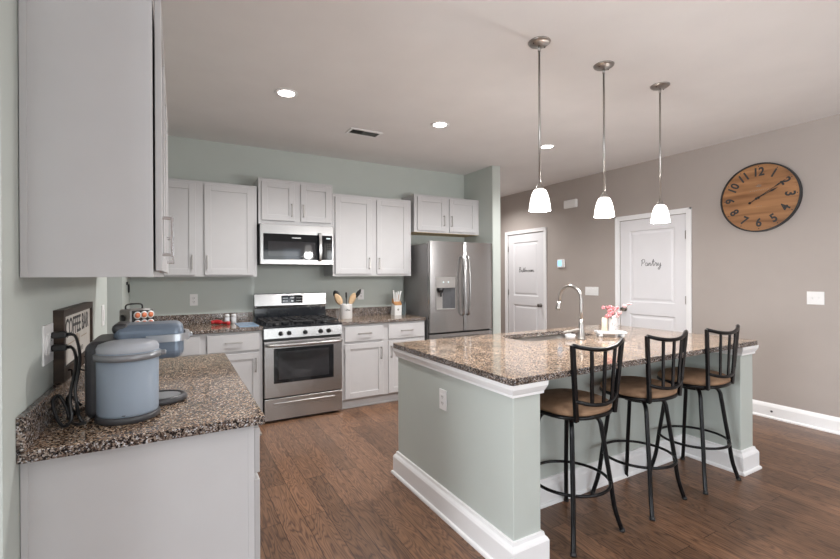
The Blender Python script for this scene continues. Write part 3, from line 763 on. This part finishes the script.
t = thing('ceiling_vent', 'white rectangular louvred air vent in the ceiling', 'vent', (1.587, 3.895, ZC))
MB().box(1.425, 1.75, 3.812, 3.837, ZC - .010, ZC, .002, 1).box(1.425, 1.75, 3.953, 3.978, ZC - .010, ZC, .002, 1).box(1.425, 1.45, 3.837, 3.953, ZC - .010, ZC, .002, 1).box(1.725, 1.75, 3.837, 3.953, ZC - .010, ZC, .002, 1).build('frame', 'white_plastic', t)
MB().box(1.45, 1.57, 3.837, 3.953, ZC - .002, ZC - .0005).build('duct', 'dark_slot', t)
MB().box(1.57, 1.725, 3.837, 3.953, ZC - .004, ZC - .0005).build('filter', 'filter_grey', t)
lv = MB()
for k in range(9): 
    y = 3.842 + k * .0125; lv.prism([(y, ZC - .009), (y + .003, ZC - .009), (y + .010, ZC - .003), (y + .007, ZC - .003)], 'x', 1.57, 1.725)
for k in range(9):
    x = 1.452 + k * .0125; lv.prism([(x, ZC - .009), (x + .002, ZC - .009), (x + .007, ZC - .003), (x + .005, ZC - .003)], 'y', 3.837, 3.953)
lv.build('louvres', 'filter_grey', t)

# pendants
def pendant():
    t = thing('pendant_light', 'x', 'pendant light', (0, 0, ZC), 'pendant lights in a row above the island')
    zb, zt = 1.771, 1.902
    cn = MB().lathe([(0, -.022), (.010, -.024), (.022, -.020), (.052, -.015), (.064, -.006), (.066, 0), (0, 0)], (0, 0, ZC), 32).build('canopy', 'brushed_nickel', t)
    for a in (0, PI): MB().ball((.045 * math.cos(a), .045 * math.sin(a), ZC - .018), .004, 1).build('screw', 'dark_slot', cn)
    MB().tube([(0, 0, zt + .015), (0, 0, ZC - .02)], .0062, 10).tube([(0, 0, ZC - .055), (0, 0, ZC - .018)], .0085, 10).build('rod', 'brushed_nickel', t)
    MB().lathe([(.0, .035), (.010, .032), (.012, .02), (.020, .014), (.026, .0), (.028, -.006), (0, -.006)], (0, 0, zt), 24).build('socket_cap', 'brushed_nickel', t)
    pr = [(.024, zt - .004), (.035, zt - .010), (.045, zt - .030), (.054, zt - .062), (.060, zt - .098), (.0635, zb)]
    inn = [(r - .003, z) for r, z in reversed(pr)]
    MB().lathe(pr + inn, (0, 0, 0), 32).build('lamp_shade', 'shade_glass', t)
    MB().lathe([(0, -.045), (.018, -.038), (.028, -.015), (.026, .008), (.014, .035), (.013, .06), (0, .06)], (0, 0, 1.83), 20).build('bulb', 'lamp_white', t)
    return t
PEND = [(1.885, 1.888, 'nearest'), (2.465, 1.889, 'middle'), (3.09, 1.892, 'farthest')]
p0 = pendant()
for i, (x, y, nm) in enumerate(PEND):
    lab = {'nearest': 'frosted white pendant lamp, leftmost of the three, nearest the viewer', 'middle': 'frosted white pendant lamp in the middle of the three', 'farthest': 'frosted white pendant lamp, rightmost of the three, in front of the pantry door'}[nm]
    if i == 0: p0.location = (x, y, ZC); p0['label'] = lab
    else: dup(p0, (x, y, ZC), 0, lab)
    l = bpy.data.lights.new('pendant_lamp', 'POINT'); l.energy = 14; l.specular_factor = .08; l.shadow_soft_size = .06; l.color = (1, .975, .95)
    o = bpy.data.objects.new('pendant_lamp', l); COL.objects.link(o); o.location = (x, y, 1.74)

# ------------------------------------------------------------------ bar stools
def stool():
    t = thing('bar_stool', 'x', 'bar stool', (0, 0, 0), 'bar stools along the island')
    for sx in (-1, 1):
        for sy in (-1, 1):
            P = catmull([(sx * .04, sy * .04, .624), (sx * .090, sy * .088, .620), (sx * .114, sy * .111, .592), (sx * .123, sy * .120, .53), (sx * .137, sy * .134, .40), (sx * .152, sy * .149, .265), (sx * .167, sy * .162, .13), (sx * .190, sy * .181, .03), (sx * .197, sy * .186, .004)], 5)
            lg = MB().tube(P, .0125, 10).build('leg', 'black_metal', t)
            MB().tube([(sx * .199, sy * .188, .0), (sx * .1945, sy * .1845, .016)], .0150, 10).build('foot_cap', 'black_plastic', lg)
    MB().tube([(.209 * math.cos(2 * PI * k / 40), .209 * math.sin(2 * PI * k / 40), .268) for k in range(40)], .0085, 8, True).build('foot_ring', 'black_metal', t)
    MB().lathe([(0, .610), (.085, .610), (.085, .632), (.07, .640), (.07, .652), (0, .652)], (0, 0, 0), 24).build('swivel', 'black_metal', t)
    def rim(off, n=40):
        P = []
        for k in range(n):
            a = 2 * PI * k / n; c, s = math.cos(a), math.sin(a); p = 2.5
            r = (abs(c) ** p + abs(s) ** p) ** (-1 / p); P.append((r * c * (.205 + off), r * s * (.195 + off)))
        return P
    MB().tube([(*p, .662) for p in rim(.0)], .0105, 8, True).box(-.19, .19, -.015, .015, .650, .658).box(-.015, .015, -.18, .18, .650, .658).build('seat_frame', 'black_metal', t)
    w = MB(); b = bmesh.new(); L = []
    for off, z in ((-.03, .664), (-.006, .667), (.004, .678), (.006, .690), (-.004, .703), (-.025, .713), (-.07, .720), (-.12, .723)):
        L.append([b.verts.new((*p, z)) for p in rim(off)])
    for A, B in zip(L, L[1:]):
        for k in range(40): b.faces.new((A[k], A[(k + 1) % 40], B[(k + 1) % 40], B[k]))
    b.faces.new(L[0]); b.faces.new(L[-1]); w._add(b, True); w.build('seat', 'seat_suede', t)
    def back(u, z):     # u in -1..1 across, z height: curved, slightly flared back
        k = (z - .655) / .39; hw = .154 + .046 * k
        return (u * hw, -.172 - .016 * k - .042 * (1 - u * u), z)
    def rail(z): return [(lambda p: (p[0], p[1], z - .030 * (1 - u * u)))(back(u, z)) for u in [-1 + 2 * k / 16 for k in range(17)]]
    for sx in (-1, 1):
        MB().tube([back(sx, z) for z in (.650, .75, .85, .95, 1.042)], 0, flat=(.024, .016)).build('back_post', 'black_metal', t)
    MB().tube(rail(1.040), .0115, 8).build('top_rail', 'black_metal', t)
    MB().tube(rail(.757), .0100, 8).build('lower_rail', 'black_metal', t)
    for u in (-.48, .0, .48):
        MB().tube([back(u, z) for z in (.757 - .03 * (1 - u * u), .85, .95, 1.036 - .03 * (1 - u * u))], 0, flat=(.021, .008)).build('spindle', 'black_metal', t)
    return t
# the seats swivel on their legs: degrees turned relative to the legs
SWIVEL = (0, -5, 2)
ST = [(1.892, 1.680, 2, 'black bar stool with brown seat, nearest the viewer, at the island left end'),
      (2.515, 1.690, 6, 'black metal bar stool with brown seat in the middle of the three'),
      (3.107, 1.676, -1, 'black metal bar stool with brown seat, farthest, beside the right end of the island')]
s0 = stool()
for i, (x, y, a, lab) in enumerate(ST):
    if i == 0: s0.location = (x, y, 0); s0.rotation_euler = (0, 0, math.radians(a)); s0['label'] = lab
    else:
        st = dup(s0, (x, y, 0), math.radians(a), lab)
        for ch in st.children:
            if ch.name.split('.')[0] in ('seat', 'seat_frame', 'back_post', 'top_rail', 'lower_rail', 'spindle'):
                ch.rotation_euler = (0, 0, math.radians(SWIVEL[i]))

# ------------------------------------------------------------------ wall clock
cy, cz, cr = 2.062, 2.141, .336
t = thing('wall_clock', 'large round wooden wall clock with black numerals on the taupe wall', 'clock', (XR, cy, cz - cr))
Mc = on_right_wall(cy, cz, XR)
MB(Mc).lathe([(0, .004), (cr - .012, .004), (cr - .012, .026), (0, .026)], (0, 0, 0), 64, 'z', False).build('face', 'clock_wood', t)
MB(Mc).lathe([(cr - .014, .0), (cr, .0), (cr, .040), (cr - .012, .040), (cr - .014, .0)], (0, 0, 0), 64, 'z', False).build('rim', 'black_iron', t)
for n in range(1, 13):
    a = math.radians(90 - n * 30); rr = .248
    rot = a - PI / 2 if n not in (4, 5, 6, 7, 8) else a + PI / 2
    MB(Mc).mesh(text_mesh(str(n), .112, .0034, .0006, .88), Matrix.Translation((rr * math.cos(a), rr * math.sin(a), .0266)) @ Matrix.Rotation(rot, 4, 'Z')).build('numeral', 'ink', t)
dt = MB(Mc)
for k in range(60):
    a = 2 * PI * k / 60; r_ = .005 if k % 5 == 0 else .0016
    dt.lathe([(0, .0), (r_, .0), (r_, .0009), (0, .0009)], (.305 * math.cos(a), .305 * math.sin(a), .0262), 8, 'z', False)
dt.build('minute_marks', 'ink', t)
cr_ = MB(Mc)
for k in range(7):
    a = math.radians(30 + k * 20); cr_.tube([(.008 * math.cos(a), .10 + .008 * math.sin(a), .0265), (.032 * math.cos(a), .10 + .032 * math.sin(a), .0265)], .0012, 5)
for k in range(9): x = -.075 + k * .0185; cr_.tube([(x, .070 + .004 * math.sin(k * 2.1), .0265), (x + .010, .075 - .003 * math.cos(k), .0265)], .0016, 5)
for k in range(3): x = -.02 + k * .018; cr_.tube([(x, -.085, .0265), (x + .010, -.082, .0265)], .0014, 5)
cr_.build('emblem', 'grey_ink', t)
def hand(ang, Lh, tail, wd, z, name):
    a = math.radians(ang); d = Vector((math.cos(a), math.sin(a), 0)); nrm = Vector((-math.sin(a), math.cos(a), 0)); h = MB(Mc)
    for r0_, r1_, w0, w1 in ((-tail, 0, .006, .008), (0, Lh * .55, .008, .004), (Lh * .55, Lh * .72, .004, wd), (Lh * .72, Lh, wd, .001)):
        b = bmesh.new(); q = [d * r0_ + nrm * w0 / 2, d * r1_ + nrm * w1 / 2, d * r1_ - nrm * w1 / 2, d * r0_ - nrm * w0 / 2]
        A = [b.verts.new((p.x, p.y, z)) for p in q]; B = [b.verts.new((p.x, p.y, z + .0015)) for p in q]
        b.faces.new(A); b.faces.new(B[::-1])
        for k in range(4): b.faces.new((A[k], A[(k + 1) % 4], B[(k + 1) % 4], B[k]))
        h._add(b)
    h.lathe([(0, 0), (.012, 0), (.012, .0015), (0, .0015)], (-tail * d.x, -tail * d.y, z), 14)
    h.build(name, 'black_iron', t)
hand(32, .27, .085, .014, .034, 'minute_hand'); hand(25, .175, .02, .018, .031, 'hour_hand')
MB(Mc).lathe([(0, 0), (.012, 0), (.010, .012), (0, .013)], (0, 0, .0262), 16).build('hub', 'black_iron', t)

# ------------------------------------------------------------------ things on the island
t = thing('kitchen_faucet', 'tall brushed gooseneck faucet standing behind the island sink', 'faucet', (2.598, 2.190, .915))
fx, fy = 2.598, 2.190
MB().lathe([(0, 0), (.031, 0), (.031, .006), (.026, .012), (.022, .06), (.018, .11), (.0135, .15), (0, .15)], (fx, fy, .915), 24).build('base', 'brushed_nickel', t)
P = [(fx, fy, 1.05), (fx, fy, 1.12)] + [(fx - .012 * (1 - math.cos(a)), fy + .092 - .092 * math.cos(a), 1.208 + .098 * math.sin(a)) for a in [PI * k / 16 for k in range(0, 16)]] + [(fx - .026, fy + .186, 1.178)]
MB().tube(P, .0125, 12).build('neck', 'brushed_nickel', t)
MB().tube([(fx - .026, fy + .186, 1.188), (fx - .027, fy + .189, 1.165), (fx - .028, fy + .193, 1.135), (fx - .029, fy + .195, 1.118)], [.0135, .017, .021, .021], 14).build('spray_head', 'brushed_nickel', t)
MB().tube([(fx, fy, .985), (fx - .03, fy + .01, .986), (fx - .10, fy + .035, .975), (fx - .135, fy + .045, .968)], [.012, .011, .008, .009], 10).build('lever', 'brushed_nickel', t)
w = MB(); prof = [(0, 0), (.029, 0), (.034, .037), (.030, .038), (.026, .004), (0, .004)]
w.lathe(prof, (2.525, 2.228, .915), 28)
for k in range(16):
    a = 2 * PI * k / 16; w.tube([(2.525 + .029 * math.cos(a), 2.228 + .029 * math.sin(a), .917), (2.525 + .0345 * math.cos(a), 2.228 + .0345 * math.sin(a), .952)], .003, 6)
tag(w.build('ribbed_cup', 'white_ceramic'), 'small white ribbed cup beside the faucet', 'cup')

Rt = Matrix.Translation((2.905, 2.175, .915)) @ Matrix.Rotation(-YAW - .15, 4, 'Z')
t = thing('riser_tray', 'small white footed tray on the island beside the faucet', 'tray', (2.905, 2.175, .915))
MB(Rt).box(-.106, .106, -.058, .058, .026, .042, .003, 2).build('board', 'white_ceramic', t)
for a in (-.080, .080):
    for b in (-.040, .040): MB(Rt).lathe([(0, 0), (.014, 0), (.017, .012), (.012, .026), (0, .026)], (a, b, 0), 14).build('foot', 'white_ceramic', t)
t = thing('flower_vase', 'white patterned vase with pink blossoms on the footed tray', 'vase', Rt @ Vector((.018, -.012, .0425)))
vx, vy, vz = Rt @ Vector((.018, -.012, .0425))
MB().lathe([(0, 0), (.033, 0), (.035, .004), (.036, .112), (.037, .121), (.033, .121), (.032, .010), (0, .008)], (vx, vy, vz), 28).build('vase', 'white_ceramic', t)
w = MB()
for k in range(26):
    a = random.uniform(0, 2 * PI); z = vz + random.uniform(.012, .11); p = Vector((vx + .0362 * math.cos(a), vy + .0362 * math.sin(a), z)); w.ball(p, random.uniform(.002, .0045), 1, (.6, .6, 1.3))
o = w.build('floral_pattern', 'grey_ink', t)
tops = []
st_ = MB()
right = Vector((math.cos(YAW), -math.sin(YAW), 0)); fwd = Vector((math.sin(YAW), math.cos(YAW), 0))
for k in range(22):
    u = random.uniform(-.052, .048); d_ = random.uniform(-.04, .04); h_ = random.uniform(.120, .190) - abs(u) * .3
    tops.append(Vector((vx, vy, vz)) + right * u + fwd * d_ + Vector((0, 0, h_)))
tops += [Vector((vx, vy, vz)) + right * .085 + Vector((0, 0, .190)), Vector((vx, vy, vz)) + right * .125 + Vector((0, 0, .205)), Vector((vx, vy, vz)) + right * -.075 + Vector((0, 0, .180))]
for p in tops:
    b = Vector((vx + random.uniform(-.015, .015), vy + random.uniform(-.015, .015), vz + .03))
    st_.tube(catmull([b, b.lerp(p, .5) + Vector((0, 0, .02)), p], 4), .0013, 5)
st_.build('stems', 'stem', t)
for i, p in enumerate(tops):
    w = MB(); ax = Vector((random.uniform(-1, 1), random.uniform(-1, 1), random.uniform(-.2, 1))).normalized(); e1 = ax.orthogonal().normalized(); e2 = ax.cross(e1)
    for j in range(5):
        a = 2 * PI * j / 5 + i; w.ball(p + e1 * .0095 * math.cos(a) + e2 * .0095 * math.sin(a) + ax * .002, .0075, 1)
    w.ball(p, .006, 1); w.build('blossom', 'pale_petal' if i % 4 == 3 or i in (22, 23) else 'pink_petal', t)
cxp = Rt @ Vector((-.045, -.012, .0425))
t = thing('pillar_candle', 'cream pillar candle on the tray left of the vase', 'candle', cxp)
MB().lathe([(0, 0), (.021, 0), (.021, .098), (.017, .102), (.006, .098), (0, .098)], cxp, 20).build('wax', 'cream_wax', t)
MB().tube([cxp + Vector((0, 0, .096)), cxp + Vector((0, 0, .106))], .001, 5).build('wick', 'ink', t)

# ------------------------------------------------------------------ things by the range
ux, uy = 1.652, 4.60
t = thing('utensil_crock', 'white crock with black script on the counter right of the range', 'utensil holder', (ux, uy, .915))
MB().lathe([(0, 0), (.062, 0), (.066, .004), (.066, .150), (.069, .156), (.069, .162), (.060, .162), (.060, .012), (0, .010)], (ux, uy, .915), 32).build('crock', 'white_plastic', t)
UT = [[(0, .9), (-.02, .3), (.2, 0), (.42, .3), (.45, .9), (.44, .2), (.6, .05)], [(.6, .05), (.8, .8), (.72, .1), (.9, .05)], [(.65, .5), (.95, .52)], [(.95, .2), (1.15, .35), (1.05, .5), (.95, .2), (1.25, .1)],
      [(1.3, .4), (1.32, 0), (1.45, .4), (1.55, .05)], [(1.7, .45), (1.6, .3), (1.78, .15), (1.62, .02)]]
wm = MB()
for s_k in UT:
    P = []
    for p in catmull([(q[0], q[1], 0) for q in s_k], 4):
        a = -PI / 2 - .30 + (p.x - .8) * .034 / .066 + .15; P.append((ux + .0665 * math.cos(a), uy + .0665 * math.sin(a), 1.005 + p.y * .030))
    wm.tube(P, .0014, 5)
wm.build('script_word', 'ink', t)
def utensil(name, label, u, d_, top, mat, head, hw, hl, cat):
    base = Vector((ux, uy, .93)) + right * (-u * .25) + fwd * d_ * .3
    tip = Vector((ux, uy, top)) + right * u + fwd * d_
    dr_ = (tip - base).normalized(); side = dr_.cross(fwd).normalized(); w = MB()
    w.tube([base, tip - dr_ * hl * .8], .0052, 8)
    n = 12; ring = []
    b = bmesh.new(); L = []
    for k in range(n + 1):
        f = k / n; ww = hw * (math.sin(PI * min(1, .12 + f * .86)) ** .6 if head == 'oval' else min(1, .35 + f * 1.4)) ; c = tip - dr_ * hl * (1 - f)
        th = .004 if head != 'bowl' else .006
        L.append([b.verts.new(c + side * ww * sx + fwd * th * sy) for sx, sy in ((-1, 0), (-.5, -1), (.5, -1), (1, 0), (.5, 1), (-.5, 1))])
    for A, B in zip(L, L[1:]):
        for k in range(6): b.faces.new((A[k], A[(k + 1) % 6], B[(k + 1) % 6], B[k]))
    b.faces.new(L[0]); b.faces.new(L[-1]); w._add(b, True)
    tag(w.build(name, mat), label, cat, 'utensils in the crock')
utensil('ladle', 'black ladle leaning left in the white crock', -.140, .035, 1.225, 'black_plastic', 'oval', .036, .085, 'utensil')
utensil('wooden_spoon', 'pale wooden spoon leaning left in the white crock', -.118, -.02, 1.190, 'pale_wood', 'oval', .040, .130, 'utensil')
utensil('black_spatula', 'slim black handle upright at the middle of the crock', -.006, .03, 1.205, 'black_plastic', 'flat', .009, .085, 'utensil')
utensil('wooden_spatula', 'broad pale wooden spatula leaning right in the crock', .098, -.015, 1.200, 'pale_wood', 'oval', .036, .130, 'utensil')
utensil('slotted_spoon', 'black slotted spoon leaning far right in the crock', .160, .02, 1.240, 'black_plastic', 'oval', .022, .105, 'utensil')

kx, ky = 2.318, 4.70
t = thing('knife_block', 'small white and orange-wood knife block beside the refrigerator', 'knife block', (kx, ky, .915))
MB().prism([(ky - .055, .915), (ky - .065, 1.035), (ky + .02, 1.06), (ky + .055, .915)], 'x', kx - .045, kx + .045).build('block', 'white_plastic', t)
MB().prism([(ky - .064, 1.036), (ky - .062, 1.055), (ky + .015, 1.115), (ky + .022, 1.061)], 'x', kx - .045, kx + .045).build('wood_top', 'orange_wood', t)
MB().tube([(kx + .028, ky - .01, 1.07), (kx + .036, ky - .015, 1.16)], .013, 8).build('sharpener_handle', 'orange_wood', t)
MB(on_back(kx, .985, ky - .0625)).lathe([(0, 0), (.012, 0), (.012, .001), (0, .001)], (0, 0, 0), 14).build('emblem', 'grey_ink', t)
for k, (dx, h_, tl) in enumerate(((-.040, 1.215, -.015), (-.016, 1.19, .0), (.006, 1.20, .010), (.030, 1.205, .02))):
    P = catmull([(kx + dx * .6, ky - .02, 1.06), (kx + dx, ky - .03, 1.11), (kx + dx + tl * .3, ky - .035, 1.16), (kx + dx + tl, ky - .04, h_)], 5)
    o = MB().tube(P, [.008] * 5 + [.009] * 5 + [.010] * 5 + [.012], 8).build('kitchen_knife', 'white_plastic')
    tag(o, ['white-handled knife, leftmost in the small knife block', 'white-handled knife, second from left in the knife block', 'white-handled knife, third from left in the knife block', 'white-handled knife, rightmost in the knife block'][k], 'knife', 'knives in the block')
pa = MB().box(2.395, 2.400, 4.60, 4.86, .9155, 1.075, .001, 1)
tag(pa.build('splash_panel', 'clear_panel'), 'clear upright panel on the counter beside the refrigerator', 'panel')

for x, lab in ((.452, 'white salt shaker, left one, beside the red gadget'), (.515, 'white pepper shaker, right one, left of the range')):
    t = thing('shaker', lab, 'shaker', (x, 4.79, .915), 'white shakers left of the range')
    MB().lathe([(0, 0), (.023, 0), (.024, .003), (.023, .060), (0, .060)], (x, 4.79, .915), 20).build('jar', 'white_ceramic', t)
    MB().lathe([(0, .060), (.0205, .060), (.0205, .066), (.023, .067), (.022, .085), (.015, .090), (0, .090)], (x, 4.79, .915), 20).build('cap', 'white_plastic', t)
w = MB(); P = catmull([(.30, 4.70, .938), (.345, 4.70, .942), (.385, 4.685, .935), (.415, 4.66, .930), (.435, 4.635, .932)], 5)
w.tube(P, [.018] * 5 + [.022] * 6 + [.013] * 5 + [.015] * 5, 10); w.lathe([(0, -.016), (.018, -.016), (.022, 0), (.018, .016), (0, .016)], (.445, 4.625, .932), 16)
tag(w.build('can_opener', 'red_plastic'), 'red kitchen gadget lying on the left counter near the shakers', 'kitchen gadget')
bd = MB().box(.512, .690, 4.33, 4.72, .9155, .922, .004, 2)  # flat board added to carry the blue reflection patch on the counter
tag(bd.build('reflection_board', 'board_reflection_blue'), 'flat glass board coloured blue for a reflection on the counter left of the range', 'reflection board')

# ------------------------------------------------------------------ coffee bar
t = thing('coffee_sign', 'wooden framed coffee bar sign on the left wall above the counter', 'sign', (-.36, 2.255, 1.013))
sy0, sy1, sz0, sz1 = 1.952, 2.565, 1.013, 1.270
xf = -.3455
MB().box(XL, xf, sy0, sy0 + .028, sz0, sz1).box(XL, xf, sy1 - .028, sy1, sz0, sz1).box(XL, xf, sy0 + .028, sy1 - .028, sz1 - .026, sz1).box(XL, xf, sy0 + .028, sy1 - .028, sz0, sz0 + .048).build('frame', 'dark_wood', t)
pn = MB().box(XL + .004, xf - .008, sy0 + .028, sy1 - .028, sz0 + .048, sz1 - .026).build('panel', 'sign_face', t)
def sign_text(s, size, yc, zc, mat, nm, bold=.0006, xs=1.0):
    MB(on_left_wall(yc, zc, xf - .0078)).mesh(text_mesh(s, size, bold, .0005, xs), Matrix.Identity(4)).build(nm, mat, pn)
sign_text('COFFEE BAR', .098, 2.255, 1.192, 'ink', 'lettering', .0012, .86)
HOT = [[(0, 1), (0, 0)], [(0, .5), (.5, .55)], [(.5, 1), (.5, 0), (.7, .1)], loop(.95), [(1.3, .9), (1.3, .05), (1.5, .1)], [(1.15, .5), (1.5, .55)]]
script_word(HOT, -.03, 0, .04, on_left_wall(2.25, 1.118, xf - .0078), .0018).box(-.20, -.07, .015, .018, 0, .001).box(.07, .20, .015, .018, 0, .001).build('script_line', 'tan_ink', pn)
sign_text('FRESH  BREWED', .030, 2.255, 1.085, 'grey_ink', 'small_lettering', .0002)
for k in range(4):
    y = 2.02 + k * .155
    P = catmull([(xf, y, 1.045), (xf + .010, y, 1.045), (xf + .012, y, 1.020), (xf + .026, y, 1.014), (xf + .034, y, 1.034)], 4)
    MB().tube(P, .0028, 6).build('hook', 'black_metal', t)

def superbox(w, x0, x1, y0, y1, z0, z1, bev, seg=4): w.box(x0, x1, y0, y1, z0, z1, bev, seg); return w
t = thing('coffee_machine', 'grey pod coffee machine with translucent blue water tank at near left', 'coffee machine', (-.14, 1.87, .915))
b_ = MB(); superbox(b_, -.264, -.172, 1.765, 2.035, .915, 1.172, .030, 5)
b_.build('body', 'charcoal_plastic', t)
hd = MB(); superbox(hd, -.196, .026, 1.862, 2.030, 1.080, 1.212, .030, 5); hd.build('brew_head', 'plastic_blue_reflection', t)
MB().box(-.200, -.150, 1.870, 2.022, 1.180, 1.218, .016, 3).build('head_top', 'charcoal_plastic', t)
P = catmull([(-.095, 1.857, 1.158), (-.03, 1.854, 1.159), (.016, 1.860, 1.160), (.036, 1.89, 1.160), (.039, 1.945, 1.160), (.036, 2.0, 1.160), (.016, 2.032, 1.160)], 6)
hl_ = MB().tube(P, 0, flat=(.014, .026), smooth=False); hl_.box(.034, .056, 1.915, 1.965, 1.152, 1.168, .004, 2).build('lever', 'silver_plastic', t)
dt_ = MB().lathe([(0, 0), (.098, 0), (.104, .006), (.104, .018), (.098, .024), (.088, .024), (.085, .020), (0, .020)], (-.068, 1.915, .915), 36, 'z', True, 1.0, .82).build('drip_tray', 'charcoal_plastic', t)
MB().lathe([(0, 0), (.070, 0), (.070, .002), (0, .002)], (-.055, 1.915, .935), 30, 'z', False, 1, .8).build('drip_grate', 'silver_plastic', dt_)
rx, ry = -.140, 1.748
MB().lathe([(0, 0), (.086, 0), (.092, .004), (.092, .018), (.088, .022), (0, .022)], (rx, ry, .915), 40).build('tank_base', 'charcoal_plastic', t)
MB().lathe([(0, .0225), (.086, .0225), (.087, .03), (.0885, .225), (0, .225)], (rx, ry, .915), 40).build('water_tank', 'reservoir_plastic', t)
MB().lathe([(.0885, .200), (.095, .202), (.096, .218), (.0885, .222)], (rx, ry, .915), 40).box(rx + .085, rx + .110, ry - .012, ry + .012, 1.118, 1.133, .004, 2).build('collar', 'tank_band', t)
MB().lathe([(.088, .2265), (.089, .238), (.083, .250), (.066, .256), (0, .258)], (rx, ry, .915), 40).build('tank_lid', 'lid_plastic', t)
MB().lathe([(0, 0), (.014, 0), (.018, .006), (.010, .012), (0, .012)], (rx - .005, ry - .070, .9385), 16).build('tank_valve', 'charcoal_plastic', t)

# pod holder at the far end of the counter
Mp = Matrix.Translation((-.187, 2.62, .915)) @ Matrix.Rotation(math.radians(36), 4, 'Z') @ Matrix.Diagonal((.76, .76, .975, 1))
t = thing('pod_holder', 'silver and black coffee pod tower with carry handle behind the coffee machine', 'pod holder', (-.187, 2.62, .915))
MB(Mp).box(-.060, .088, -.055, .060, 0, .318, .012, 3).build('case', 'dispenser_silver', t)
fp = MB(Mp).box(-.048, .092, -.063, -.0555, .004, .312, .003, 2).build('front_panel', 'black_plastic', t)
P = [Mp @ Vector(p) for p in catmull([(-.045, .01, .316), (-.043, .01, .336), (-.02, .01, .343), (.04, .01, .343), (.063, .01, .336), (.065, .01, .316)], 4)]
MB().tube(P, .004, 8).build('carry_handle', 'black_plastic', t)
MB(Mp).lathe([(0, 0), (.02, 0), (.02, .012), (0, .014)], (-.060, .01, .27), 16, '-x').build('side_knob', 'black_plastic', t)
pod_i = 0
podname = {0: 'left', 1: 'middle', 2: 'right'}
for j in range(2):
    for i in range(3):
        c = Mp @ Vector((-.020 + i * .044, -.063, .288 - j * .043)); 
        row = ['top', 'second'][j]
        p = thing('coffee_pod', f'orange-lidded coffee pod in the {row} row of the pod tower, {podname[i]} one', 'coffee pod', c, 'coffee pods in the tower')
        Ml = Matrix.Translation(c) @ Matrix.Rotation(math.radians(36), 4, 'Z') @ Matrix.Scale(.80, 4)
        MB(Ml).lathe([(0, 0), (.0185, 0), (.0205, .006), (.0235, .007), (.0235, .010), (0, .010)], (0, 0, 0), 22, '-y').build('cup', 'white_plastic', p)
        MB(Ml).lathe([(0, .0102), (.0165, .0102), (.0165, .0112), (0, .0112)], (0, 0, 0), 22, '-y').build('foil_lid', 'pod_orange', p)

# plugs and cords at the left wall
def cord(name, label, pts, r, plug_c):
    t = thing(name, label, 'power cord', plug_c)
    x, y, z = plug_c
    MB().box(x, x + .040, y - .014, y + .014, z - .011, z + .011, .004, 2).tube([(x + .038, y, z), (x + .052, y, z)], .006, 8).build('plug', 'black_plastic', t)
    MB().tube(catmull([(x + .05, y, z)] + pts, 7), r, 7).build('cable', 'black_plastic', t)
px = XL + .0085
cord('power_cord', 'black power cord from the upper socket, drooping behind the coffee machine',
     [(-.302, 1.878, 1.184), (-.284, 1.82, 1.156), (-.276, 1.79, 1.12), (-.275, 1.755, 1.079), (-.279, 1.73, 1.033), (-.274, 1.72, .991), (-.272, 1.74, .945), (-.262, 1.74, .9215), (-.285, 1.83, .9205), (-.315, 1.92, .9205), (-.338, 1.955, .940), (-.335, 1.98, .960), (-.30, 1.97, .9205)], .0048, (px, 1.893, 1.190))
cord('power_cord', 'black power cord from the lower socket, looping on the counter',
     [(-.306, 1.868, 1.142), (-.292, 1.825, 1.123), (-.287, 1.785, 1.083), (-.291, 1.75, 1.038), (-.292, 1.73, .998), (-.286, 1.715, .945), (-.305, 1.72, .9215), (-.328, 1.745, .945), (-.343, 1.775, .990), (-.333, 1.80, 1.002), (-.315, 1.80, .965), (-.300, 1.78, .9215), (-.275, 1.725, .9215), (-.250, 1.715, .925)], .0048, (px, 1.893, 1.146))
# hanging black clip at the corner under the cabinets
t = thing('key_hook', 'black key ring hanging in the corner under the upper cabinets', 'hook', (XL + .01, 4.53, 1.24))
MB().box(XL, XL + .012, 4.52, 4.54, 1.318, 1.345, .003, 1).build('mount', 'black_metal', t)
MB().tube([(XL + .018, 4.53 + .028 * math.cos(2 * PI * k / 18), 1.286 + .034 * math.sin(2 * PI * k / 18)) for k in range(18)], .006, 7, True).build('ring', 'black_metal', t)

# ------------------------------------------------------------------ greenery outside the rear windows
for i, (x, y, s_c) in enumerate(((-4.6, -7.5, .9), (-1.0, -8.5, .9), (2.4, -8.0, .9), (6.0, -8.6, .9))):
    w = MB()
    for k in range(26):
        a = random.uniform(0, 2 * PI); r_ = random.uniform(0, 1.0) * s_c; w.ball((x + r_ * math.cos(a), y + r_ * math.sin(a), 1.7 + random.uniform(-.9, 1.5)), random.uniform(.35, .7), 2)
    w.tube([(x, y, -.1), (x, y, 1.6)], .12, 8)
    tag(w.build('garden_tree', 'foliage'), 'leafy garden tree outside the rear windows', 'tree', 'garden trees outside')
